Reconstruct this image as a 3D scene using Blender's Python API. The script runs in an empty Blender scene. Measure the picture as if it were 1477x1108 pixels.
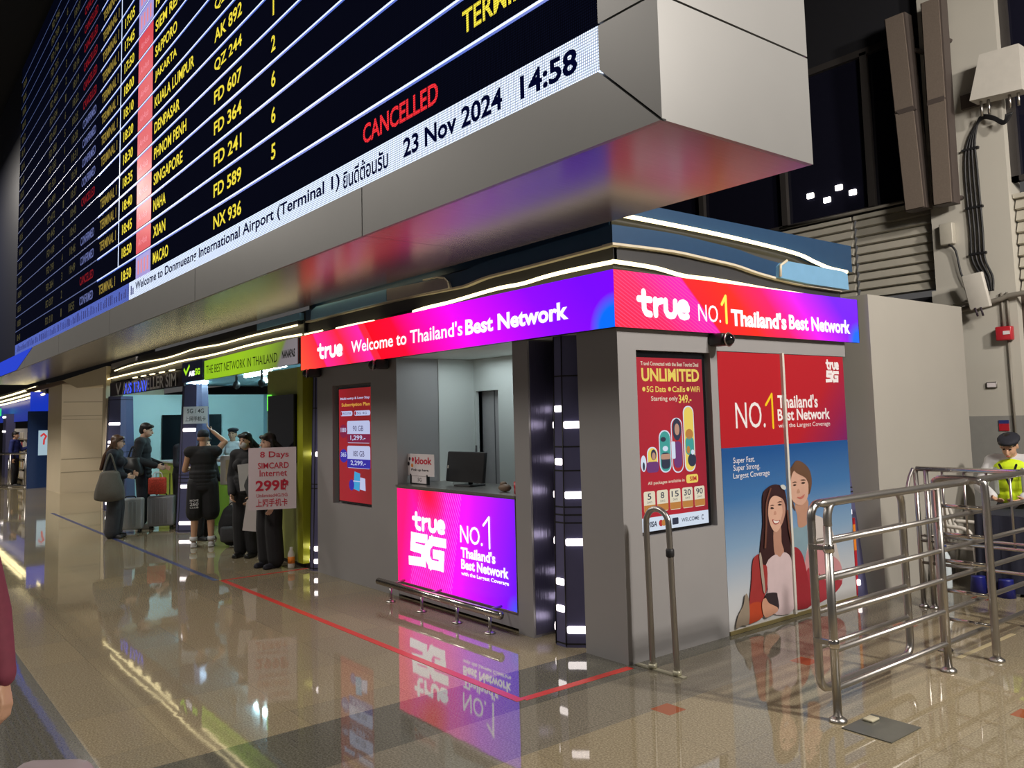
import bpy, bmesh, math, random
from mathutils import Vector, Matrix
random.seed(7)
C = bpy.context.scene.collection
PI = math.pi

# ------------------------------------------------------------------ camera, world, lights, exposure
SC = bpy.context.scene
F_PX, YAW, PITCH, ROLL, DC = 1198.09, -.90304, .0858025, -.0247586, -56.315
fw = Vector((math.sin(YAW) * math.cos(PITCH), math.cos(YAW) * math.cos(PITCH), math.sin(PITCH)))
r0 = Vector((math.cos(YAW), -math.sin(YAW), 0))
u0 = r0.cross(fw)
rr = r0 * math.cos(ROLL) + u0 * math.sin(ROLL)
uu = -r0 * math.sin(ROLL) + u0 * math.cos(ROLL)
cam_d = bpy.data.cameras.new('camera')
cam_d.sensor_width = 36
cam_d.lens = F_PX / 1477 * 36
cam_d.shift_y = DC / 1477
cam_d.clip_end = 300
cam = bpy.data.objects.new('camera', cam_d)
C.objects.link(cam)
cam.matrix_world = Matrix(((rr.x, uu.x, -fw.x, 0), (rr.y, uu.y, -fw.y, 0), (rr.z, uu.z, -fw.z, 1.75), (0, 0, 0, 1)))
SC.camera = cam

SC.view_settings.view_transform = 'Standard'
SC.view_settings.look = 'None'
SC.view_settings.gamma = 1
SC.view_settings.use_curve_mapping = False
SC.view_settings.exposure = 0.0

W = bpy.data.worlds.new('hall')
SC.world = W
W.use_nodes = True
W.node_tree.nodes['Background'].inputs[0].default_value = (.078, .075, .074, 1)
W.node_tree.nodes['Background'].inputs[1].default_value = 1.0

def area(name, loc, size, watts, col, target=None, sy=None):
    d = bpy.data.lights.new(name, 'AREA')
    d.energy = watts; d.color = col
    d.shape = 'RECTANGLE'; d.size = size; d.size_y = sy or size
    o = bpy.data.objects.new(name, d)
    o.location = loc
    if target is not None:
        o.rotation_euler = (Vector(target) - Vector(loc)).to_track_quat('-Z', 'Y').to_euler()
    C.objects.link(o)
    return o

WARM = (1, .93, .84)
area('ceiling_lamp', (-2, -4, 9.5), 2.0, 300, WARM)
area('ceiling_lamp', (-10, -3.5, 9.5), 2.0, 520, WARM)
area('ceiling_lamp', (-19, -3, 9.5), 2.0, 620, WARM)
area('ceiling_lamp', (-27, -1, 9.0), 2.0, 800, WARM)
area('ceiling_lamp', (3.4, 6.3, 6.0), .45, 620, WARM, (-2.5, 6.0, 0))
area('ceiling_lamp', (1.2, 5.2, 5.6), 1.0, 300, WARM, (-4.5, 10.4, 3.2))  # added fill aimed at the far wall, not a known ceiling lamp
area('canopy_downlight', (-21.3, 5.2, 2.66), .5, 55, WARM, (-24.0, 5.4, .6))  # added to brighten the far cream pillar; no fixture known there
COOL = (.72, .93, 1)
area('stall_lamp', (-6.4, 4.85, 2.34), 1.4, 7, (.85, .97, 1), sy=.5)

# ------------------------------------------------------------------ materials
def new_mat(name):
    m = bpy.data.materials.new(name)
    m.use_nodes = True
    return m, m.node_tree, m.node_tree.nodes['Principled BSDF']

def nd(nt, t, **kw):
    n = nt.nodes.new(t)
    for k, v in kw.items():
        if k.startswith('i_'):
            n.inputs[int(k[2:])].default_value = v
        else:
            setattr(n, k, v)
    return n

def mth(nt, op, a, b=None, c=None):
    n = nt.nodes.new('ShaderNodeMath'); n.operation = op
    for i, x in enumerate((a, b, c)):
        if x is None: continue
        if isinstance(x, (int, float)): n.inputs[i].default_value = x
        else: nt.links.new(x, n.inputs[i])
    return n.outputs[0]

def mixc(nt, fac, a, b):
    n = nt.nodes.new('ShaderNodeMix'); n.data_type = 'RGBA'
    for sock, x in ((n.inputs[0], fac), (n.inputs[6], a), (n.inputs[7], b)):
        if isinstance(x, (int, float)): sock.default_value = x
        elif isinstance(x, tuple): sock.default_value = (*x[:3], 1)
        else: nt.links.new(x, sock)
    return n.outputs[2]

def noisy(nt, scale, detail=3, vec=None):
    n = nt.nodes.new('ShaderNodeTexNoise')
    n.inputs['Scale'].default_value = scale; n.inputs['Detail'].default_value = detail
    if vec is None:
        tc = nt.nodes.new('ShaderNodeTexCoord'); vec = tc.outputs['Object']
    nt.links.new(vec, n.inputs['Vector'])
    return n.outputs['Fac']

def mat(name, col, rough=.5, metal=0., var=.08, scale=12, bump=0., spec=.5, coat=0.):
    m, nt, b = new_mat(name)
    f = noisy(nt, scale)
    a = tuple(max(0, c * (1 - var)) for c in col); d = tuple(min(1, c * (1 + var)) for c in col)
    nt.links.new(mixc(nt, f, a, d), b.inputs['Base Color'])
    b.inputs['Roughness'].default_value = rough
    b.inputs['Metallic'].default_value = metal
    b.inputs['Specular IOR Level'].default_value = spec
    b.inputs['Coat Weight'].default_value = coat
    b.inputs['Coat Roughness'].default_value = .08
    if bump:
        bp = nd(nt, 'ShaderNodeBump'); bp.inputs['Strength'].default_value = bump
        bp.inputs['Distance'].default_value = .01
        nt.links.new(f, bp.inputs['Height']); nt.links.new(bp.outputs[0], b.inputs['Normal'])
    return m

def emat(name, col, s=1., var=.03):
    m, nt, b = new_mat(name)
    b.inputs['Base Color'].default_value = (.02, .02, .02, 1)
    b.inputs['Roughness'].default_value = .4
    f = noisy(nt, 6)
    nt.links.new(mixc(nt, f, tuple(c * (1 - var) for c in col), col), b.inputs['Emission Color'])
    b.inputs['Emission Strength'].default_value = s
    return m

def ledmat(name, col, s, pitch=.0125, fill=.35, base=(.006, .006, .012)):
    """a matrix of LED points: the emission is a grid of dots in the panel's own X/Z"""
    m, nt, b = new_mat(name)
    b.inputs['Base Color'].default_value = (*base, 1)
    b.inputs['Roughness'].default_value = .7
    b.inputs['Specular IOR Level'].default_value = 0.
    tc = nd(nt, 'ShaderNodeTexCoord'); sp = nd(nt, 'ShaderNodeSeparateXYZ')
    nt.links.new(tc.outputs['Object'], sp.inputs[0])
    d = None
    for k in (0, 2):
        q = mth(nt, 'SUBTRACT', mth(nt, 'FRACT', mth(nt, 'DIVIDE', mth(nt, 'ADD', sp.outputs[k], 60.0), pitch)), .5)
        q = mth(nt, 'MULTIPLY', q, q)
        d = q if d is None else mth(nt, 'ADD', d, q)
    msk = mth(nt, 'LESS_THAN', d, .12)
    st = mth(nt, 'MULTIPLY_ADD', msk, s * (1 - fill), s * fill)
    b.inputs['Emission Color'].default_value = (*col, 1)
    nt.links.new(st, b.inputs['Emission Strength'])
    return m

def ramp(nt, fac, stops):
    n = nt.nodes.new('ShaderNodeValToRGB')
    cr = n.color_ramp
    while len(cr.elements) < len(stops): cr.elements.new(.5)
    for e, (p, c) in zip(cr.elements, stops):
        e.position = p
    for e, (p, c) in zip(cr.elements, stops):
        e.position = p; e.color = (*c, 1)
    nt.links.new(fac, n.inputs[0])
    return n.outputs[0]

def artmat(name, stops, skew, s, corner=None, lines=None, blob=None, emit=True, rough=.4):
    """artwork shown on a flat panel, laid out in the panel's UVs"""
    m, nt, b = new_mat(name)
    tc = nd(nt, 'ShaderNodeTexCoord'); sp = nd(nt, 'ShaderNodeSeparateXYZ')
    nt.links.new(tc.outputs['UV'], sp.inputs[0])
    u, v = sp.outputs[0], sp.outputs[1]
    w = mth(nt, 'MULTIPLY_ADD', v, skew, u)
    col = ramp(nt, w, stops)
    if lines:
        # thin slanted hatching over part of the artwork
        f0, sk, lo, hi, lc = lines
        q = mth(nt, 'FRACT', mth(nt, 'MULTIPLY', mth(nt, 'MULTIPLY_ADD', v, sk, u), f0))
        k = mth(nt, 'MULTIPLY', mth(nt, 'LESS_THAN', q, .3), mth(nt, 'MULTIPLY', mth(nt, 'GREATER_THAN', w, lo), mth(nt, 'LESS_THAN', w, hi)))
        col = mixc(nt, mth(nt, 'MULTIPLY', k, .35), col, lc)
    if blob:
        bu, bv, ru, rv, bc = blob
        qa = mth(nt, 'DIVIDE', mth(nt, 'SUBTRACT', u, mth(nt, 'MULTIPLY_ADD', v, -.12, bu + .12)), ru); qb = mth(nt, 'DIVIDE', mth(nt, 'SUBTRACT', v, bv), rv)
        dd = mth(nt, 'SUBTRACT', 1.0, mth(nt, 'ADD', mth(nt, 'MULTIPLY', qa, qa), mth(nt, 'MULTIPLY', qb, qb)))
        col = mixc(nt, mth(nt, 'MINIMUM', 1.0, mth(nt, 'MAXIMUM', 0.0, dd)), col, bc)
    if corner:
        asp, rad, cc = corner
        du = mth(nt, 'MULTIPLY', mth(nt, 'SUBTRACT', 1.0, u), asp)
        # a quarter disc that opens towards the lower right corner
        d1 = mth(nt, 'ADD', mth(nt, 'MULTIPLY', du, du), mth(nt, 'MULTIPLY', v, v))
        k = mth(nt, 'SMOOTH_MIN', 1.0, mth(nt, 'MAXIMUM', 0.0, mth(nt, 'MULTIPLY', mth(nt, 'SUBTRACT', rad, mth(nt, 'SQRT', d1)), 4.0)), .1)
        col = mixc(nt, k, col, cc)
    if emit:
        b.inputs['Base Color'].default_value = (.01, .01, .01, 1)
        nt.links.new(col, b.inputs['Emission Color'])
        b.inputs['Emission Strength'].default_value = s
    else:
        nt.links.new(col, b.inputs['Base Color'])
    b.inputs['Roughness'].default_value = rough
    return m

def floormat():
    m, nt, b = new_mat('terrazzo floor')
    tc = nd(nt, 'ShaderNodeTexCoord'); sp = nd(nt, 'ShaderNodeSeparateXYZ')
    nt.links.new(tc.outputs['Object'], sp.inputs[0])
    x, y = sp.outputs[0], sp.outputs[1]
    def band(v, lo, hi):
        return mth(nt, 'MULTIPLY', mth(nt, 'GREATER_THAN', v, lo), mth(nt, 'LESS_THAN', v, hi))
    n1 = noisy(nt, 95, 2); n2 = noisy(nt, 2.2, 4); n3 = noisy(nt, 190, 1)
    sp1 = mth(nt, 'MULTIPLY', mth(nt, 'SUBTRACT', n1, .38), 3.2)
    light = mixc(nt, sp1, (.225, .182, .112), (.39, .33, .212))
    dark = mixc(nt, sp1, (.085, .080, .063), (.17, .162, .132))
    mid = mixc(nt, sp1, (.145, .128, .095), (.27, .242, .185))
    # slabs differ a little from one another
    wn = nd(nt, 'ShaderNodeTexWhiteNoise'); wn.noise_dimensions = '2D'
    cb = nd(nt, 'ShaderNodeCombineXYZ')
    nt.links.new(mth(nt, 'FLOOR', mth(nt, 'DIVIDE', x, .71)), cb.inputs[0])
    nt.links.new(mth(nt, 'FLOOR', mth(nt, 'DIVIDE', y, .71)), cb.inputs[1])
    nt.links.new(cb.outputs[0], wn.inputs[0])
    light = mixc(nt, mth(nt, 'MULTIPLY', wn.outputs[0], .45), light, mid)
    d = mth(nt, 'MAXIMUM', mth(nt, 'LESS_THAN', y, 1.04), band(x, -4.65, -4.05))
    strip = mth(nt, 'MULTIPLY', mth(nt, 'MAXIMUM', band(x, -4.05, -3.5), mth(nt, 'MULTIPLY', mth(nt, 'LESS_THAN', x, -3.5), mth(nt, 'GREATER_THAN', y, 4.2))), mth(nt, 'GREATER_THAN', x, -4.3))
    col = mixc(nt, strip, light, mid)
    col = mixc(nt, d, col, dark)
    # red-brown insets on the slab grid
    fx = mth(nt, 'FRACT', mth(nt, 'DIVIDE', mth(nt, 'ADD', x, 60 * 1.42 + 3.53), 1.42))
    fy = mth(nt, 'FRACT', mth(nt, 'DIVIDE', mth(nt, 'ADD', y, 60 * 1.42 - 3.76), 1.42))
    sq = mth(nt, 'MULTIPLY', mth(nt, 'LESS_THAN', fx, .105), mth(nt, 'LESS_THAN', fy, .105))
    sq = mth(nt, 'MULTIPLY', sq, mth(nt, 'GREATER_THAN', x, -3.7))
    col = mixc(nt, sq, col, (.30, .085, .035))
    # joints
    jx = mth(nt, 'LESS_THAN', mth(nt, 'FRACT', mth(nt, 'DIVIDE', x, .71)), .006)
    jy = mth(nt, 'LESS_THAN', mth(nt, 'FRACT', mth(nt, 'DIVIDE', y, .71)), .006)
    col = mixc(nt, mth(nt, 'MULTIPLY', mth(nt, 'MAXIMUM', jx, jy), .35), col, (.06, .05, .04))
    nt.links.new(col, b.inputs['Base Color'])
    b.inputs['Specular IOR Level'].default_value = .6
    b.inputs['IOR'].default_value = 1.52
    rg = mth(nt, 'MULTIPLY_ADD', n2, .05, .012)
    nt.links.new(rg, b.inputs['Roughness'])
    bp = nd(nt, 'ShaderNodeBump'); bp.inputs['Strength'].default_value = .014; bp.inputs['Distance'].default_value = .02
    nt.links.new(noisy(nt, 5, 2), bp.inputs['Height']); nt.links.new(bp.outputs[0], b.inputs['Normal'])
    return m

def brushed(name, col, rough, axis=2, bump=.05, metal=.9):
    """satin metal with a fine grain along one axis"""
    m, nt, b = new_mat(name)
    tc = nd(nt, 'ShaderNodeTexCoord'); mp = nd(nt, 'ShaderNodeMapping')
    sc = [90, 90, 90]; sc[axis] = 2
    mp.inputs['Scale'].default_value = sc
    nt.links.new(tc.outputs['Object'], mp.inputs[0])
    f = noisy(nt, 1.5, 2, mp.outputs[0])
    nt.links.new(mixc(nt, f, tuple(c * .85 for c in col), tuple(min(1, c * 1.15) for c in col)), b.inputs['Base Color'])
    b.inputs['Metallic'].default_value = metal
    b.inputs['Roughness'].default_value = rough
    bp = nd(nt, 'ShaderNodeBump'); bp.inputs['Strength'].default_value = bump; bp.inputs['Distance'].default_value = .005
    nt.links.new(f, bp.inputs['Height']); nt.links.new(bp.outputs[0], b.inputs['Normal'])
    return m

M = {}
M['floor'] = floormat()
M['tape_red'] = mat('red tape', (.55, .045, .035), .35)
M['tape_blue'] = mat('blue tape', (.05, .06, .16), .35)
M['ceil'] = mat('dark ceiling', (.02, .02, .024), .8)
M['darkwall'] = mat('dark wall', (.016, .016, .02), .6)
M['panel'] = mat('white coated metal', (.20, .198, .195), .42, .25, .03, 4)
M['soffit'] = brushed('soffit panel', (.13, .118, .128), .24, 1, .02, .0)
M['ledoff'] = ledmat('dark screen', (.10, .14, .45), .022, .0155, .3, (.002, .002, .004))
M['ledwhite'] = ledmat('white led strip', (.70, .80, 1.0), 1.75, .0155, .30)
M['ledline'] = emat('led row line', (.66, .76, 1.0), 1.25)
M['ledline2'] = emat('led row line blue', (.03, .12, .70), .8)  # blue glow below each row line, painted as an emissive band
M['ledlinedim'] = emat('led row line dim', (.25, .36, .9), .26)  # far-half row lines, steep-view falloff baked into the emission
M['ledyellowdim'] = ledmat('yellow led low', (1.0, .72, .12), .50, .0155, .35)  # same yellow LEDs dimmed to paint in the viewing-angle falloff
M['ledyellowlow'] = ledmat('yellow led lowest', (.8, .7, .25), .13, .0155, .35)  # farthest columns, angle falloff painted in more strongly
M['ledwhiteblue'] = ledmat('blue led strip', (.18, .27, 1.0), .75, .0155, .42)  # white strip's fade to blue at the far end put into its emission
M['leddarkblue'] = emat('blue letters', (.03, .05, .45), .35)
M['ledreddim'] = ledmat('red led low', (1.0, .03, .04), .35, .0155, .35)  # same red LEDs, dimming at a steep view put into the strength
M['ledyellow'] = ledmat('yellow led', (1.0, .82, .06), 1.5, .0155, .35)
M['ledred'] = ledmat('red led', (1.0, .03, .04), 1.4, .0155, .35)
M['ledblue'] = ledmat('blue white led', (.35, .42, 1.0), .55, .0155, .4)
M['logored'] = emat('red logo', (.85, .0, .035), .75)
M['logoviolet'] = emat('violet logo', (.50, .42, .95), .7)
M['logowhite'] = emat('logo writing', (1, .30, .38), .75)
M['leddark'] = mat('navy letters', (.003, .005, .06), .9, spec=0.)
M['frameblk'] = mat('black frame', (.012, .012, .015), .4)
M['navysign'] = mat('navy sign', (.03, .045, .19), .4)
M['navyframe'] = mat('navy frame', (.004, .006, .02), .45)
M['grey'] = mat('grey laminate', (.33, .32, .325), .42, .2, .04, 3)
M['greyd'] = mat('dark grey laminate', (.12, .12, .125), .5)
M['steel'] = brushed('stainless steel', (.46, .44, .42), .32, 2, .02, 1.0)
M['steelx'] = brushed('stainless steel rail', (.62, .58, .54), .2, 0, .02, 1.0)
M['steely'] = brushed('stainless steel bar', (.42, .40, .38), .40, 1, .02, 1.0)
M['navysteel'] = brushed('dark blue steel', (.20, .19, .30), .28, 2, .9, .75)
M['purplecol'] = mat('slate blue column', (.12, .118, .235), .38, .3, .05)
M['black'] = mat('black', (.010, .010, .012), .5)
M['gloss'] = mat('black glass', (.006, .006, .008), .08)
M['blue'] = mat('blue canopy', (.018, .058, .135), .45, .2)
M['bluelt'] = mat('light blue pod', (.22, .46, .72), .4, .3)
M['greypod'] = mat('grey pod', (.36, .34, .35), .4, .3)
M['canopydk'] = mat('dark canopy', (.030, .030, .036), .5)
M['lip'] = mat('cream lip', (.62, .55, .44), .4)
M['led'] = emat('led tube', (1.0, .84, .44), 3.4)
M['ledcool'] = emat('cool tube', (.62, .95, 1.0), 110.0)
M['bar'] = emat('light bar', (1.0, .90, .88), 3.0)
M['white'] = emat('lit white', (1.0, .97, 1.0), 1.35)
M['yellow'] = emat('lit yellow', (1.0, .78, .08), 1.2)
M['whitewall'] = mat('white wall', (.50, .475, .42), .6, 0, .04, 2)
M['partition'] = mat('painted partition', (.36, .34, .305), .6, 0, .04, 2)
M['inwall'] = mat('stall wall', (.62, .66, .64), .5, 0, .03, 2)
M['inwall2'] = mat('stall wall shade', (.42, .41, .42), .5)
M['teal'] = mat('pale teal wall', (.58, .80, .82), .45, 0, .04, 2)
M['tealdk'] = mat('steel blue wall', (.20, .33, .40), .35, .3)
M['paper'] = mat('paper', (.72, .66, .68), .6, 0, .03)
M['ink'] = mat('black ink', (.03, .02, .03), .6)
M['inkred'] = mat('red ink', (.55, .02, .05), .6)
M['green'] = brushed('olive green gloss', (.42, .45, .03), .26, 2, .02, .2)
M['greenmat'] = mat('olive green', (.33, .36, .09), .5)
M['lime'] = mat('lime green', (.27, .36, .03), .4)
M['cream'] = mat('cream plaster', (.62, .53, .38), .6, 0, .05, 2)
M['creamdk'] = mat('cream groove', (.36, .31, .22), .6)
M['brown'] = mat('brown panel', (.16, .105, .065), .5)
M['louvre'] = mat('louvre slat', (.50, .47, .40), .5, .1)
M['spk'] = mat('brown grille', (.17, .135, .11), .6, 0, .2, 60)
M['spkdk'] = mat('brown side', (.08, .062, .055), .6)
M['plastic'] = mat('white plastic', (.58, .55, .50), .45)
M['cable'] = mat('black cable', (.012, .012, .014), .5)
M['conduit'] = mat('grey conduit', (.22, .20, .17), .45)
M['alarm'] = mat('red alarm box', (.45, .018, .03), .35)
M['winglass'] = mat('night window glass', (.010, .010, .020), .06, 0, .05)
M['mullion'] = mat('dark mullion', (.045, .04, .038), .4)
M['wainscot'] = mat('grey wainscot', (.27, .265, .25), .5)
M['bulb'] = emat('flood lamp', (1, .93, .82), 9.0)
M['clothnavy'] = mat('navy table cloth', (.012, .014, .03), .8, 0, .1, 30)
M['skin'] = mat('skin', (.56, .32, .20), .5, 0, .05, 15)
M['skinpale'] = mat('pale skin', (.66, .42, .30), .5, 0, .05, 15)
M['hairblack'] = mat('black hair', (.012, .010, .010), .45, 0, .3, 60)
M['hairbrown'] = mat('brown hair', (.085, .04, .02), .4, 0, .35, 60)
M['clblack'] = mat('black cloth', (.012, .012, .015), .8, 0, .2, 30)
M['clnavy'] = mat('dark navy cloth', (.012, .013, .022), .8, 0, .2, 30)
M['clgrey'] = mat('dark grey cloth', (.045, .045, .052), .8, 0, .2, 30)
M['clwhite'] = mat('white cloth', (.62, .62, .64), .8, 0, .05, 30)
M['clblue'] = mat('blue cloth', (.02, .03, .16), .8, 0, .15, 30)
M['clmaroon'] = mat('maroon cloth', (.20, .035, .06), .8, 0, .2, 30)
M['hivis'] = mat('yellow vest', (.62, .82, .01), .7, 0, .06, 20)
M['vestdk'] = mat('reflective tape', (.35, .37, .34), .35, .3)
M['canvas'] = mat('grey canvas', (.115, .105, .09), .85, 0, .15, 40)
M['leather'] = mat('black leather', (.012, .012, .013), .4)
M['case'] = mat('grey hard shell', (.27, .27, .28), .3, .2)
M['caselt'] = mat('silver shell', (.42, .42, .42), .3, .4)
M['rubber'] = mat('rubber', (.012, .012, .012), .7)
M['lips'] = mat('lips', (.40, .09, .08), .5)
M['eye'] = mat('eye', (.015, .01, .01), .2)
M['redbag'] = mat('red patterned bag', (.62, .05, .025), .5, 0, .9, 45)
M['pinkbag'] = mat('pinkish grey shell', (.36, .29, .30), .5)
M['bottlegl'] = mat('pale bottle', (.55, .62, .66), .2)
M['orange'] = mat('orange label', (.75, .22, .02), .5)
M['bluebin'] = mat('blue plastic', (.012, .016, .16), .4)

# ------------------------------------------------------------------ mesh builder
_TXT = {}
def text_geo(s, bold=0.):
    key = (s, bold)
    if key in _TXT: return _TXT[key]
    cu = bpy.data.curves.new('t', 'FONT'); cu.body = s; cu.size = 1; cu.offset = bold; cu.resolution_u = 3
    o = bpy.data.objects.new('t', cu); C.objects.link(o)
    dg = bpy.context.evaluated_depsgraph_get()
    me = bpy.data.meshes.new_from_object(o.evaluated_get(dg))
    v = [(a.co.x, a.co.y) for a in me.vertices]
    f = [tuple(p.vertices) for p in me.polygons]
    bpy.data.objects.remove(o); bpy.data.curves.remove(cu); bpy.data.meshes.remove(me)
    xs = [a for a, b in v] or [0]; ys = [b for a, b in v] or [0]
    x0, x1, y0, y1 = min(xs), max(xs), min(ys), max(ys)
    v = [((a - x0) / max(1e-6, x1 - x0), (b - y0) / max(1e-6, y1 - y0)) for a, b in v]
    _TXT[key] = (v, f, (x1 - x0) / max(1e-6, y1 - y0))
    return _TXT[key]

class MB:
    def __init__(s):
        s.v = []; s.f = []; s.m = []; s.uv = {}; s.sm = []
    def add(s, vs, fs, m=0, smooth=False):
        o = len(s.v); s.v += [tuple(p) for p in vs]
        for f in fs:
            s.f.append(tuple(i + o for i in f)); s.m.append(m); s.sm.append(smooth)
        return s
    def quad(s, a, b, c, d, m=0, uv=True):
        s.add([a, b, c, d], [(0, 1, 2, 3)], m)
        if uv: s.uv[len(s.f) - 1] = [(0, 0), (1, 0), (1, 1), (0, 1)]
        return s
    def box(s, x0, x1, y0, y1, z0, z1, m=0, T=None):
        if x0 > x1: x0, x1 = x1, x0
        if y0 > y1: y0, y1 = y1, y0
        if z0 > z1: z0, z1 = z1, z0
        v = [Vector(p) for p in ((x0, y0, z0), (x1, y0, z0), (x1, y1, z0), (x0, y1, z0), (x0, y0, z1), (x1, y0, z1), (x1, y1, z1), (x0, y1, z1))]
        if T is not None: v = [T @ p for p in v]
        return s.add(v, [(3, 2, 1, 0), (4, 5, 6, 7), (0, 1, 5, 4), (1, 2, 6, 5), (2, 3, 7, 6), (3, 0, 4, 7)], m)
    def rbox(s, x0, x1, y0, y1, z0, z1, r=.02, m=0, T=None, seg=3):
        """box with rounded edges"""
        bm = bmesh.new()
        bmesh.ops.create_cube(bm, size=1)
        for v in bm.verts:
            v.co = Vector(((x0 + x1) / 2 + v.co.x * abs(x1 - x0), (y0 + y1) / 2 + v.co.y * abs(y1 - y0), (z0 + z1) / 2 + v.co.z * abs(z1 - z0)))
        r = min(r, abs(x1 - x0) * .49, abs(y1 - y0) * .49, abs(z1 - z0) * .49)
        bmesh.ops.bevel(bm, geom=bm.edges[:], offset=r, segments=seg, affect='EDGES', profile=.5)
        bm.verts.index_update()
        vs = [(T @ v.co) if T is not None else v.co.copy() for v in bm.verts]
        s.add(vs, [tuple(v.index for v in f.verts) for f in bm.faces], m, True)
        bm.free(); return s
    def prism(s, pts, d, m=0):
        """pts: planar 3-D outline, d: extrusion vector"""
        d = Vector(d); n = len(pts); P = [Vector(p) for p in pts]
        s.add(P + [p + d for p in P], [tuple(range(n))[::-1], tuple(range(n, 2 * n))] + [(i, (i + 1) % n, n + (i + 1) % n, n + i) for i in range(n)], m)
        return s
    def tube(s, pts, r, n=10, m=0, caps=True, closed=False):
        P = [Vector(p) for p in pts]; R = r if isinstance(r, (list, tuple)) else [r] * len(P)
        rings = []; prev = None
        for i, p in enumerate(P):
            if closed: t = (P[(i + 1) % len(P)] - P[i - 1]).normalized()
            elif i == 0: t = (P[1] - P[0]).normalized()
            elif i == len(P) - 1: t = (P[-1] - P[-2]).normalized()
            else: t = ((P[i + 1] - p).normalized() + (p - P[i - 1]).normalized()).normalized()
            if prev is None:
                a = Vector((0, 0, 1)) if abs(t.z) < .9 else Vector((1, 0, 0))
                prev = (a - t * a.dot(t)).normalized()
            else:
                prev = (prev - t * prev.dot(t)).normalized()
            b = t.cross(prev)
            rings.append([p + (prev * math.cos(2 * PI * k / n) + b * math.sin(2 * PI * k / n)) * R[i] for k in range(n)])
        vs = [q for ring in rings for q in ring]; fs = []
        cnt = len(rings)
        for i in range(cnt if closed else cnt - 1):
            j = (i + 1) % cnt
            for k in range(n):
                fs.append((i * n + k, i * n + (k + 1) % n, j * n + (k + 1) % n, j * n + k))
        if caps and not closed:
            fs += [tuple(range(n))[::-1], tuple(range((cnt - 1) * n, cnt * n))]
        return s.add(vs, fs, m, True)
    def lathe(s, c, prof, n=20, m=0):
        c = Vector(c); vs = []; fs = []
        for r, z in prof:
            for k in range(n):
                vs.append(c + Vector((r * math.cos(2 * PI * k / n), r * math.sin(2 * PI * k / n), z)))
        for i in range(len(prof) - 1):
            for k in range(n):
                fs.append((i * n + k, i * n + (k + 1) % n, (i + 1) * n + (k + 1) % n, (i + 1) * n + k))
        fs += [tuple(range(n))[::-1], tuple(range((len(prof) - 1) * n, len(prof) * n))]
        return s.add(vs, fs, m, True)
    def ell(s, c, rad, R=None, m=0, n=14):
        c = Vector(c); vs = []; fs = []; h = n // 2
        for i in range(1, h):
            th = PI * i / h
            for k in range(n):
                q = Vector((rad[0] * math.sin(th) * math.cos(2 * PI * k / n), rad[1] * math.sin(th) * math.sin(2 * PI * k / n), rad[2] * math.cos(th)))
                vs.append(c + (R @ q if R is not None else q))
        t = Vector((0, 0, rad[2])); vs += [c + (R @ t if R is not None else t), c - (R @ t if R is not None else t)]
        for i in range(h - 2):
            for k in range(n):
                fs.append((i * n + k, (i + 1) * n + k, (i + 1) * n + (k + 1) % n, i * n + (k + 1) % n))
        a, b = len(vs) - 2, len(vs) - 1
        for k in range(n):
            fs.append((a, k, (k + 1) % n)); fs.append((b, (h - 2) * n + (k + 1) % n, (h - 2) * n + k))
        return s.add(vs, fs, m, True)
    def cap(s, a, b, ra, rb, m=0, n=12, flat=None):
        """tapered rod with round ends; flat = (axis vector, factor) squashes it"""
        a = Vector(a); b = Vector(b); t = b - a; L = t.length
        t = t.normalized() if L > 1e-6 else Vector((0, 0, 1))
        x = Vector((1, 0, 0)) if abs(t.x) < .9 else Vector((0, 1, 0))
        if flat is not None: x = Vector(flat[0])
        x = (x - t * x.dot(t)).normalized(); y = t.cross(x)
        fx = flat[1] if flat is not None else 1.
        vs = []; fs = []; rings = []
        for i in range(1, 4):
            th = PI / 2 * i / 3; rings.append((a - t * ra * math.cos(th), ra * math.sin(th)))
        for i in range(0, 3):
            th = PI / 2 * i / 3; rings.append((b + t * rb * math.sin(th), rb * math.cos(th)))
        for c, r in rings:
            for k in range(n):
                vs.append(c + x * r * fx * math.cos(2 * PI * k / n) + y * r * math.sin(2 * PI * k / n))
        cnt = len(rings)
        for i in range(cnt - 1):
            for k in range(n):
                fs.append((i * n + k, i * n + (k + 1) % n, (i + 1) * n + (k + 1) % n, (i + 1) * n + k))
        vs += [a - t * ra, b + t * rb]
        for k in range(n):
            fs.append((len(vs) - 2, (k + 1) % n, k)); fs.append((len(vs) - 1, (cnt - 1) * n + k, (cnt - 1) * n + (k + 1) % n))
        return s.add(vs, fs, m, True)
    def txt(s, t, a0, a1, z0, z1, ax, val, m=0, bold=0., shear=0., flip=1):
        """lettering fitted into a box on the plane y=val (ax 1) or x=val (ax 0)"""
        v, f, _ = text_geo(t, bold)
        def P(a, b):
            h = a0 + (a1 - a0) * a + shear * (b * (z1 - z0)); z = z0 + (z1 - z0) * b
            return (h, val, z) if ax == 1 else (val, h, z)
        s.add([P(a, b) for a, b in v], f, m); return s
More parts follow.
